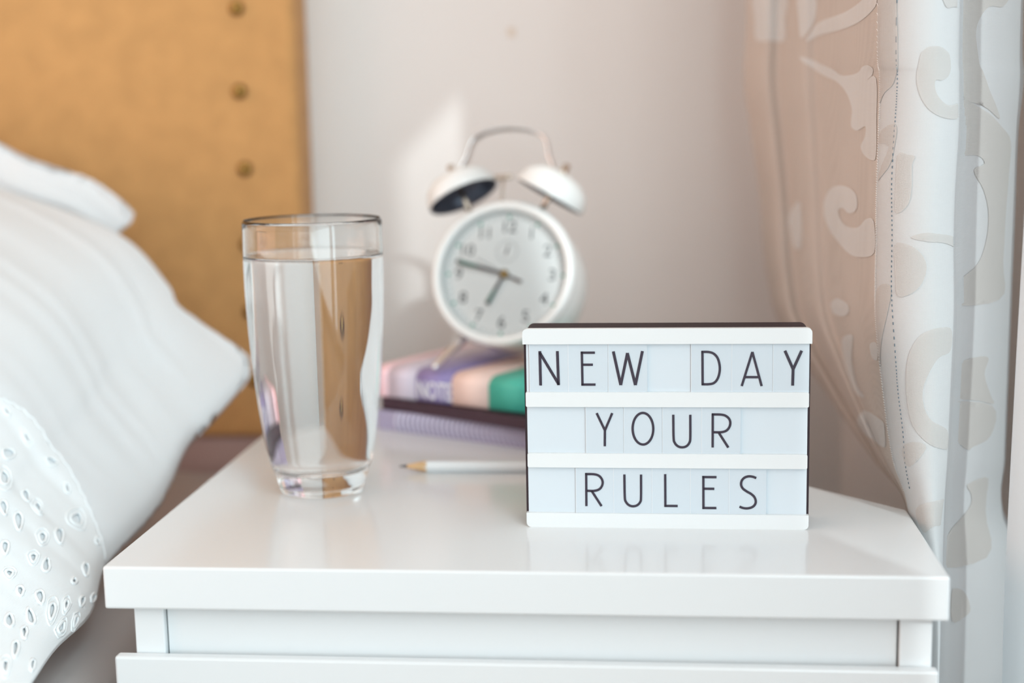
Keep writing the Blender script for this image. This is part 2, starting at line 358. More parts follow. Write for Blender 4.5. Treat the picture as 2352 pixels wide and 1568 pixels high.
# ================================================================== BED AND PILLOWS
bed = thing('bed', 'bed with a taupe grey sheet, beside the nightstand under the white pillows', 'bed', (0, 0, 0))
def noise1(x, s):                              # smooth value noise
    i = math.floor(x); f = x - i; f = f * f * (3 - 2 * f)
    h = lambda k: (math.sin(k * 127.1 + s * 311.7) * 43758.5453) % 1.0
    return h(i) * (1 - f) + h(i + 1) * f
def bed_side():
    v, f = [], []; ny, nz = 120, 40
    for i in range(ny + 1):
        y = -0.6 + 1.06 * i / ny
        for j in range(nz + 1):
            t = j / nz
            if t < 0.25: a = t / 0.25; x, z = -0.40 + 0.155 * a, -0.068 - 0.002 * a
            elif t < 0.4: a = (t - 0.25) / 0.15 * math.pi / 2; x, z = -0.245 + 0.025 * math.sin(a), -0.095 + 0.025 * math.cos(a)
            else: a = (t - 0.4) / 0.6; x, z = -0.220 + 0.004 * a, -0.095 - 0.40 * a
            k = min(1, max(0, (t - 0.2) / 0.3))
            g = y * 30 + t * 22
            x += k * (0.009 * (noise1(g, 1) - 0.5) + 0.005 * (noise1(g * 2.1, 2) - 0.5)); z += 0.004 * (noise1(g * 0.8, 3) - 0.5)
            v.append((x, y, z + ZT))
    for i in range(ny):
        for j in range(nz): a = i * (nz + 1) + j; f.append((a, a + 1, a + nz + 2, a + nz + 1))
    return v, f
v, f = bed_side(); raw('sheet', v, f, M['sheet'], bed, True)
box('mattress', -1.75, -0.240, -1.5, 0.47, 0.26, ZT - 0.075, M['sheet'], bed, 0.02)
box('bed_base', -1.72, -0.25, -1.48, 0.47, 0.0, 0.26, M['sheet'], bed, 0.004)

PIL = {
 'P2': dict(R=[(-.2133,.315,.0405),(-.2166,.31,.0316),(-.2343,.28,.0078),(-.2434,.26,-.0027),(-.2454,.21,-.0277),(-.2473,.16,-.0355),(-.2483,.12,-.0415),(-.2366,.07,-.0495),(-.2348,.02,-.0499),(-.225,-.03,-.0471),(-.2131,-.08,-.0406)],
            B=[(-.2133,.315,.0405),(-.2173,.318,.0517),(-.2497,.33,.0708),(-.2712,.335,.0858),(-.2803,.345,.0971),(-.3228,.365,.1318),(-.4188,.385,.1657),(-.52,.395,.195),(-.62,.40,.205)],
            L=[(-.62,.40,.205),(-.60,.30,.165),(-.58,.20,.115),(-.56,.10,.065),(-.545,0,.02),(-.53,-.08,-.02)],
            F=[(-.2131,-.08,-.0406),(-.36,-.105,-.035),(-.53,-.08,-.02)]),
 'P1': dict(R=[(-.3224,.40,.1447),(-.3251,.399,.1383),(-.3366,.397,.1277),(-.3407,.395,.1099),(-.3459,.39,.0775),(-.3576,.38,.0459)],
            B=[(-.3224,.40,.1447),(-.3256,.402,.1492),(-.3562,.41,.1705),(-.3826,.413,.179),(-.4079,.417,.1869),(-.435,.425,.1988),(-.488,.43,.2264),(-.60,.435,.25)],
            L=[(-.60,.435,.25),(-.60,.41,.17),(-.60,.39,.11),(-.60,.37,.048)],
            F=[(-.3576,.38,.0459),(-.4233,.375,.0469),(-.60,.37,.048)])}
RES = 96
class Pillow:
    """a cushion grown on a Coons patch between four seam curves, puffed out to both sides"""
    def __init__(s, key, puff, back, wr, seed):
        d = PIL[key]; s.R = resample(d['R'], RES); s.B = resample(d['B'], RES); s.L = resample(d['L'], RES); s.F = resample(d['F'], RES)
        s.puff, s.back, s.wr, s.seed = puff, back, wr, seed
        n = (s.coons(0.55, 0.5) - s.coons(0.45, 0.5)).cross(s.coons(0.5, 0.55) - s.coons(0.5, 0.45)).normalized()
        s.n = n if n.z - n.y > 0 else -n
    def e(s, c, t):
        k = min(max(t, 0), 1) * RES; i = min(int(k), RES - 1); return c[i].lerp(c[i + 1], k - i)
    def coons(s, u, v):
        R, B, L, F = s.e(s.R, v), s.e(s.B, u), s.e(s.L, v), s.e(s.F, u)
        c00, c10, c01, c11 = s.B[0], s.B[RES], s.F[0], s.F[RES]
        return R * (1 - u) + L * u + B * (1 - v) + F * v - (c00 * (1 - u) * (1 - v) + c10 * u * (1 - v) + c01 * (1 - u) * v + c11 * u * v)
    def rise(s, u, v):
        a = max(0.0, math.sin(math.pi * min(max(u, 0), 1))) ** 0.75 * max(0.0, math.sin(math.pi * min(max(v, 0), 1))) ** 0.7
        return a
    def at(s, u, v, off=0.0, side=1):
        p = s.coons(u, v); a = s.rise(u, v)
        d = (s.puff if side > 0 else -s.back) * a
        if s.wr:
            q = v * 26 + 3.5 * noise1(u * 2.2 + 4, s.seed) + 5 * u * (1 - v)
            wv = (noise1(q, s.seed + 1) - 0.5) + 0.5 * (noise1(q * 2.3, s.seed + 2) - 0.5)
            d += side * s.wr * wv * min(1, 6 * u * 1.2 + 0.12) * (1.0 - 0.55 * min(1, max(0, (v - 0.5) / 0.2)))
        return p + s.n * (d + off)
    def cover(s, m, parent, name='cover'):
        nu, nv = 110, 110; v, f = [], []
        par = lambda k, n: (1 - math.cos(math.pi * k / n)) / 2 * 0.5 + 0.5 * k / n
        for side in (1, -1):
            for i in range(nu + 1):
                for j in range(nv + 1): v.append(s.at(par(i, nu), par(j, nv), 0, side) + Vector((0, 0, ZT)))
        o = (nu + 1) * (nv + 1)
        for sd in (0, 1):
            for i in range(nu):
                for j in range(nv):
                    a = sd * o + i * (nv + 1) + j; q = (a, a + 1, a + nv + 2, a + nv + 1); f.append(q if sd else q[::-1])
        bm = bmesh.new(); me = bpy.data.meshes.new('t'); me.from_pydata([tuple(x) for x in v], [], f); bm.from_mesh(me); bpy.data.meshes.remove(me)
        bmesh.ops.remove_doubles(bm, verts=bm.verts, dist=0.0012)
        return obj(name, bm, m, parent, True)
pl1 = thing('pillow', 'plain white pillow behind, its corner against the ochre headboard', 'pillow', (0, 0, 0), group='white bed pillows')
P1 = Pillow('P1', 0.010, 0.03, 0.003, 3); P1.cover(M['cotton'], pl1)
pl2 = thing('pillow', 'large white pillow in front with a cutwork eyelet border, beside the nightstand', 'pillow', (0, 0, 0), group='white bed pillows')
P2 = Pillow('P2', 0.045, 0.03, 0.0026, 9); P2.cover(M['cotton'], pl2)
EYE = [[[0.22,0.4657],[0.2185,0.4652],[0.2165,0.4647],[0.2135,0.4647],[0.21,0.4652],[0.2075,0.4657],[0.206,0.4672],[0.206,0.4692],[0.2075,0.4703],[0.2095,0.4708],[0.213,0.4703],[0.2155,0.4697],[0.218,0.4677],[0.2195,0.4667]],
 [[0.157,0.4528],[0.1535,0.4518],[0.1505,0.4523],[0.1495,0.4543],[0.1495,0.458],[0.151,0.46],[0.153,0.4625],[0.1545,0.4637],[0.156,0.4642],[0.1585,0.463],[0.1605,0.462],[0.162,0.4605],[0.162,0.458],[0.1605,0.4548]],
 [[0.12,0.4692],[0.1185,0.4687],[0.117,0.4697],[0.1145,0.4703],[0.112,0.4723],[0.11,0.4743],[0.1095,0.477],[0.1095,0.4785],[0.1115,0.4795],[0.1135,0.4785],[0.116,0.477],[0.1175,0.4748],[0.119,0.4723],[0.12,0.4703]],
 [[0.08,0.5077],[0.0785,0.503],[0.0765,0.499],[0.073,0.5],[0.07,0.502],[0.0675,0.5062],[0.0665,0.5098],[0.066,0.5133],[0.0675,0.5153],[0.07,0.5175],[0.0735,0.519],[0.077,0.5195],[0.0795,0.5175],[0.081,0.5128]],
 [[0.19,0.5958],[0.1865,0.5938],[0.183,0.5933],[0.18,0.5943],[0.178,0.597],[0.178,0.6015],[0.177,0.6047],[0.178,0.6082],[0.18,0.6097],[0.183,0.6092],[0.1865,0.6087],[0.1905,0.6067],[0.192,0.6032],[0.192,0.5995]],
 [[0.1575,0.5918],[0.1545,0.5903],[0.1515,0.5918],[0.1495,0.5948],[0.1485,0.6005],[0.148,0.6057],[0.148,0.6123],[0.1485,0.6143],[0.1495,0.6158],[0.153,0.6128],[0.1555,0.6092],[0.159,0.6035],[0.16,0.599],[0.16,0.5953]],
 [[0.113,0.5918],[0.111,0.5913],[0.1085,0.5923],[0.1075,0.5943],[0.1075,0.5975],[0.108,0.602],[0.11,0.6057],[0.1105,0.6067],[0.1115,0.6072],[0.1135,0.6057],[0.115,0.603],[0.117,0.6005],[0.1165,0.597],[0.1155,0.5943]],
 [[0.0915,0.5605],[0.088,0.5575],[0.0855,0.557],[0.0835,0.5615],[0.082,0.5683],[0.082,0.5748],[0.082,0.579],[0.083,0.5815],[0.0845,0.5825],[0.0875,0.5815],[0.0895,0.5795],[0.0925,0.5753],[0.0935,0.5718],[0.093,0.5652]],
 [[0.0345,0.5062],[0.034,0.5057],[0.0335,0.5057],[0.0315,0.5067],[0.0295,0.5077],[0.0285,0.5098],[0.028,0.5118],[0.0285,0.5133],[0.0295,0.5153],[0.0315,0.5153],[0.0325,0.5143],[0.034,0.5123],[0.0345,0.5088],[0.035,0.5077]],
 [[0.113,0.642],[0.111,0.642],[0.1085,0.6425],[0.108,0.6452],[0.1075,0.6482],[0.1075,0.6513],[0.108,0.6538],[0.1095,0.6548],[0.1105,0.6543],[0.112,0.6533],[0.1135,0.6518],[0.1155,0.6497],[0.1155,0.6467],[0.1145,0.6442]],
 [[0.0935,0.6338],[0.0915,0.6338],[0.0895,0.6358],[0.088,0.64],[0.0855,0.6437],[0.0845,0.6482],[0.0855,0.6523],[0.087,0.6538],[0.089,0.6548],[0.0915,0.6533],[0.0935,0.6492],[0.0945,0.6452],[0.0945,0.6395],[0.094,0.6355]],
 [[0.073,0.6965],[0.0715,0.6943],[0.0685,0.6948],[0.0655,0.698],[0.063,0.7015],[0.061,0.7062],[0.06,0.7103],[0.0595,0.7123],[0.0615,0.7118],[0.064,0.7113],[0.0675,0.7092],[0.071,0.7067],[0.0735,0.7032],[0.074,0.699]],
 [[0.046,0.7025],[0.044,0.702],[0.041,0.7047],[0.0385,0.7088],[0.036,0.7153],[0.0345,0.7205],[0.034,0.7247],[0.0345,0.7262],[0.0355,0.7257],[0.0375,0.7237],[0.0415,0.719],[0.044,0.7138],[0.0465,0.7092],[0.047,0.7047]],
 [[0.0655,0.737],[0.064,0.7368],[0.061,0.738],[0.057,0.7405],[0.053,0.7447],[0.0495,0.7492],[0.0485,0.7533],[0.049,0.756],[0.0515,0.7575],[0.0545,0.757],[0.0575,0.7538],[0.061,0.7482],[0.064,0.7435],[0.065,0.7395]],
 [[0.082,0.7652],[0.0805,0.7657],[0.0775,0.7672],[0.075,0.7703],[0.072,0.7748],[0.0705,0.779],[0.071,0.783],[0.072,0.7867],[0.0755,0.7862],[0.0775,0.7852],[0.08,0.7815],[0.082,0.7763],[0.0825,0.7713],[0.0825,0.7677]],
 [[0.018,0.7163],[0.017,0.7158],[0.0155,0.7175],[0.0135,0.7205],[0.0115,0.7242],[0.011,0.7277],[0.0115,0.7308],[0.012,0.7338],[0.0145,0.7333],[0.0165,0.7323],[0.0175,0.7287],[0.018,0.7247],[0.0185,0.72],[0.0185,0.7175]],
 [[0.0495,0.8158],[0.047,0.816],[0.045,0.82],[0.043,0.8252],[0.0415,0.8338],[0.041,0.84],[0.041,0.8447],[0.0415,0.8472],[0.043,0.8452],[0.0455,0.8405],[0.0475,0.8353],[0.05,0.8282],[0.0515,0.8227],[0.051,0.818]],
 [[0.0155,0.8338],[0.0145,0.8333],[0.012,0.837],[0.0115,0.8415],[0.01,0.8472],[0.01,0.8523],[0.011,0.8563],[0.0105,0.858],[0.012,0.8575],[0.013,0.8538],[0.015,0.8498],[0.0165,0.8442],[0.017,0.84],[0.0165,0.8358]],
 [[0.007,0.757],[0.006,0.7575],[0.0045,0.759],[0.0035,0.763],[0.0015,0.7667],[0.0,0.7708],[0.0,0.7748],[0.0005,0.777],[0.002,0.7775],[0.0035,0.7765],[0.0045,0.7718],[0.006,0.7672],[0.007,0.762],[0.007,0.7585]],
 [[0.011,0.6847],[0.0095,0.6847],[0.0085,0.6862],[0.007,0.6882],[0.006,0.6918],[0.0055,0.6953],[0.005,0.6975],[0.005,0.699],[0.006,0.7],[0.0075,0.698],[0.0095,0.6958],[0.0105,0.6928],[0.012,0.6897],[0.0115,0.6867]],
 [[0.007,0.6102],[0.0055,0.6093],[0.004,0.6093],[0.004,0.613],[0.0045,0.618],[0.0055,0.6237],[0.0065,0.6282],[0.0075,0.6297],[0.0085,0.6312],[0.009,0.6287],[0.0105,0.6277],[0.0105,0.6237],[0.01,0.6185],[0.009,0.6145]],
 [[0.2185,0.5087],[0.214,0.5072],[0.211,0.5072],[0.2095,0.5098],[0.2095,0.5138],[0.211,0.5185],[0.213,0.5215],[0.215,0.5242],[0.2175,0.5252],[0.2205,0.5242],[0.2225,0.522],[0.2245,0.5195],[0.2245,0.5163],[0.222,0.5128]],
 [[0.2095,0.5513],[0.2085,0.5503],[0.2055,0.5492],[0.2015,0.5493],[0.1985,0.5518],[0.1965,0.5545],[0.1955,0.5605],[0.198,0.5657],[0.201,0.5677],[0.204,0.5692],[0.207,0.5672],[0.2085,0.5637],[0.2095,0.5595],[0.2095,0.5553]],
 [[0.269,0.4625],[0.268,0.462],[0.2665,0.462],[0.2635,0.4615],[0.2605,0.4615],[0.2585,0.4625],[0.257,0.4637],[0.257,0.4652],[0.2585,0.4662],[0.2605,0.4667],[0.263,0.4662],[0.2655,0.4657],[0.2675,0.4647],[0.2685,0.4632]],
 [[0.098,0.7082],[0.096,0.7072],[0.094,0.7082],[0.0915,0.7103],[0.0905,0.7138],[0.0895,0.7165],[0.0895,0.719],[0.0895,0.721],[0.091,0.7205],[0.0935,0.719],[0.0955,0.718],[0.0975,0.7158],[0.0995,0.7123],[0.099,0.7098]],
 [[0.036,0.6785],[0.0345,0.678],[0.033,0.68],[0.031,0.682],[0.03,0.6862],[0.0295,0.6892],[0.029,0.6923],[0.029,0.6933],[0.03,0.6938],[0.0315,0.6918],[0.0335,0.6892],[0.0355,0.6862],[0.0365,0.6825],[0.0365,0.68]],
 [[0.0215,0.6472],[0.0205,0.6467],[0.0185,0.6482],[0.0175,0.6508],[0.017,0.6538],[0.017,0.658],[0.017,0.6605],[0.0175,0.662],[0.0185,0.663],[0.02,0.661],[0.0215,0.6595],[0.023,0.656],[0.023,0.6523],[0.023,0.6503]],
 [[0.0525,0.7758],[0.0505,0.7755],[0.0485,0.778],[0.0465,0.7815],[0.0455,0.7852],[0.0445,0.7913],[0.0435,0.7943],[0.0445,0.7955],[0.0455,0.7958],[0.0475,0.7938],[0.0495,0.7903],[0.052,0.7862],[0.0535,0.7825],[0.0535,0.7785]],
 [[0.0475,0.8667],[0.045,0.8672],[0.043,0.8698],[0.0415,0.8753],[0.0405,0.8805],[0.0395,0.8857],[0.0395,0.8897],[0.0405,0.8918],[0.041,0.8908],[0.0435,0.8867],[0.046,0.883],[0.0475,0.8785],[0.049,0.8728],[0.049,0.8692]],
 [[0.0355,0.581],[0.0325,0.5783],[0.0305,0.579],[0.029,0.582],[0.0285,0.5872],[0.0285,0.5923],[0.029,0.5965],[0.03,0.599],[0.0315,0.5995],[0.033,0.5985],[0.035,0.596],[0.037,0.5938],[0.0375,0.5887],[0.037,0.5842]],
 [[0.046,0.6283],[0.0455,0.6277],[0.0445,0.6287],[0.042,0.6292],[0.0415,0.6303],[0.041,0.6323],[0.0415,0.6353],[0.0425,0.6375],[0.0445,0.639],[0.0455,0.639],[0.0465,0.6375],[0.047,0.6348],[0.047,0.6323],[0.0465,0.6298]],
 [[0.1265,0.6923],[0.1245,0.6913],[0.123,0.6913],[0.121,0.6928],[0.12,0.6958],[0.12,0.698],[0.12,0.7005],[0.121,0.7015],[0.122,0.7015],[0.1235,0.701],[0.1255,0.7],[0.1275,0.6985],[0.128,0.6965],[0.128,0.6943]],
 [[0.156,0.6543],[0.1535,0.6533],[0.151,0.6543],[0.1495,0.6575],[0.148,0.6615],[0.147,0.6657],[0.1465,0.6687],[0.147,0.6703],[0.1485,0.6703],[0.1505,0.6687],[0.1535,0.6667],[0.156,0.6637],[0.1575,0.66],[0.1575,0.6565]],
 [[0.1605,0.5405],[0.159,0.5385],[0.156,0.538],[0.154,0.539],[0.152,0.5425],[0.151,0.5457],[0.1505,0.5492],[0.151,0.5523],[0.152,0.5523],[0.154,0.5533],[0.1575,0.5528],[0.16,0.5498],[0.1615,0.5472],[0.162,0.5437]],
 [[0.137,0.5452],[0.1355,0.5432],[0.133,0.543],[0.131,0.5437],[0.1295,0.5462],[0.1285,0.5497],[0.128,0.5518],[0.1285,0.5543],[0.1295,0.5558],[0.131,0.556],[0.1335,0.5558],[0.136,0.5543],[0.1375,0.5523],[0.1375,0.5487]]]
HEM = [[0.2895, 0.458], [0.266, 0.4457], [0.232, 0.4343], [0.1915, 0.4338], [0.15, 0.4338], [0.1075, 0.4518], [0.072, 0.4703], [0.037, 0.4908], [0.0075, 0.5117]]

def inside(p, poly):
    c = False; n = len(poly)
    for i in range(n):
        a, b = poly[i], poly[i - 1]
        if (a[1] > p[1]) != (b[1] > p[1]) and p[0] < (b[0] - a[0]) * (p[1] - a[1]) / (b[1] - a[1]) + a[0]: c = not c
    return c
def eyelet_border():
    """cutwork border: a second layer of cotton over the pillow, its eyelets really cut through"""
    lift = lambda u: 0.0014 * min(1.0, 0.4 + u * 30)
    hem = [Vector((a, b, 0)) for a, b in HEM]; hem = [cat_rom(hem, k / 60) for k in range(61)]
    hem = [(p.x, p.y + 0.004 * abs(math.sin(k * 0.75))) for k, p in enumerate(hem)]
    out = hem + [(0.001, v / 40) for v in range(21, 40)] + [(u / 100, 0.985) for u in range(0, 30)] + [(0.289, v / 40) for v in range(38, 19, -1)]
    def grow(h, k):
        a = sum(p[0] for p in h) / len(h); b = sum(p[1] for p in h) / len(h)
        return [(a + (p[0] - a) * k, b + (p[1] - b) * k) for p in h]
    holes = [grow(h, 1.3) for h in EYE]; holes = [h for h in holes if min(p[0] for p in h) > 0.0025]
    vs, es = [], []
    for lp in [out] + holes:
        o = len(vs); vs += [Vector((p[0] * 100, p[1] * 100)) for p in lp]; es += [(o + i, o + (i + 1) % len(lp)) for i in range(len(lp))]
    for i in range(0, 50):
        for j in range(72, 166): vs.append(Vector((0.6 * i + 0.31, 0.6 * j + 0.13)))
    r = delaunay_2d_cdt(vs, es, [], 0, 1e-4); co, fs = r[0], r[2]
    o100 = [(p[0] * 100, p[1] * 100) for p in out]; h100 = [[(p[0] * 100, p[1] * 100) for p in h] for h in holes]
    bb = [(min(p[0] for p in h), max(p[0] for p in h), min(p[1] for p in h), max(p[1] for p in h)) for h in h100]
    keep = []
    for f in fs:
        c = ((co[f[0]].x + co[f[1]].x + co[f[2]].x) / 3, (co[f[0]].y + co[f[1]].y + co[f[2]].y) / 3)
        if not inside(c, o100): continue
        if any(b[0] < c[0] < b[1] and b[2] < c[1] < b[3] and inside(c, h) for b, h in zip(bb, h100)): continue
        keep.append(tuple(f))
    up = Vector((0, 0, ZT))
    bd = raw('eyelet_border', [P2.at(p.x / 100, p.y / 100, lift(p.x / 100)) + up for p in co], keep, M['cotton_lace'], pl2, True)
    md = bd.modifiers.new('cloth thickness', 'SOLIDIFY'); md.thickness = 0.0005; md.offset = -1
    bm = bmesh.new(); add_tube(bm, [P2.at(p[0], p[1], lift(p[0])) + up for p in hem], 0.0006, 6); obj('hem_cord', bm, M['thread'], bd, True)
    def loop_tube(h, sc_, rad, name):
        cx_ = sum(p[0] for p in h) / len(h); cy_ = sum(p[1] for p in h) / len(h)
        pts = [(cx_ + (p[0] - cx_) * sc_, cy_ + (p[1] - cy_) * sc_) for p in h]
        bm = bmesh.new(); add_tube(bm, [P2.at(max(0.001, a), b, lift(max(0.001, a)) + 0.0001) + up for a, b in pts], rad, 6, True); return obj(name, bm, M['thread'], bd, True)
    for k, h in enumerate(holes):
        loop_tube(h, 1.0, 0.0009, 'eyelet_rim')
        if k % 3 == 0: loop_tube(h, 1.75, 0.0006, 'stitched_outline')
eyelet_border()


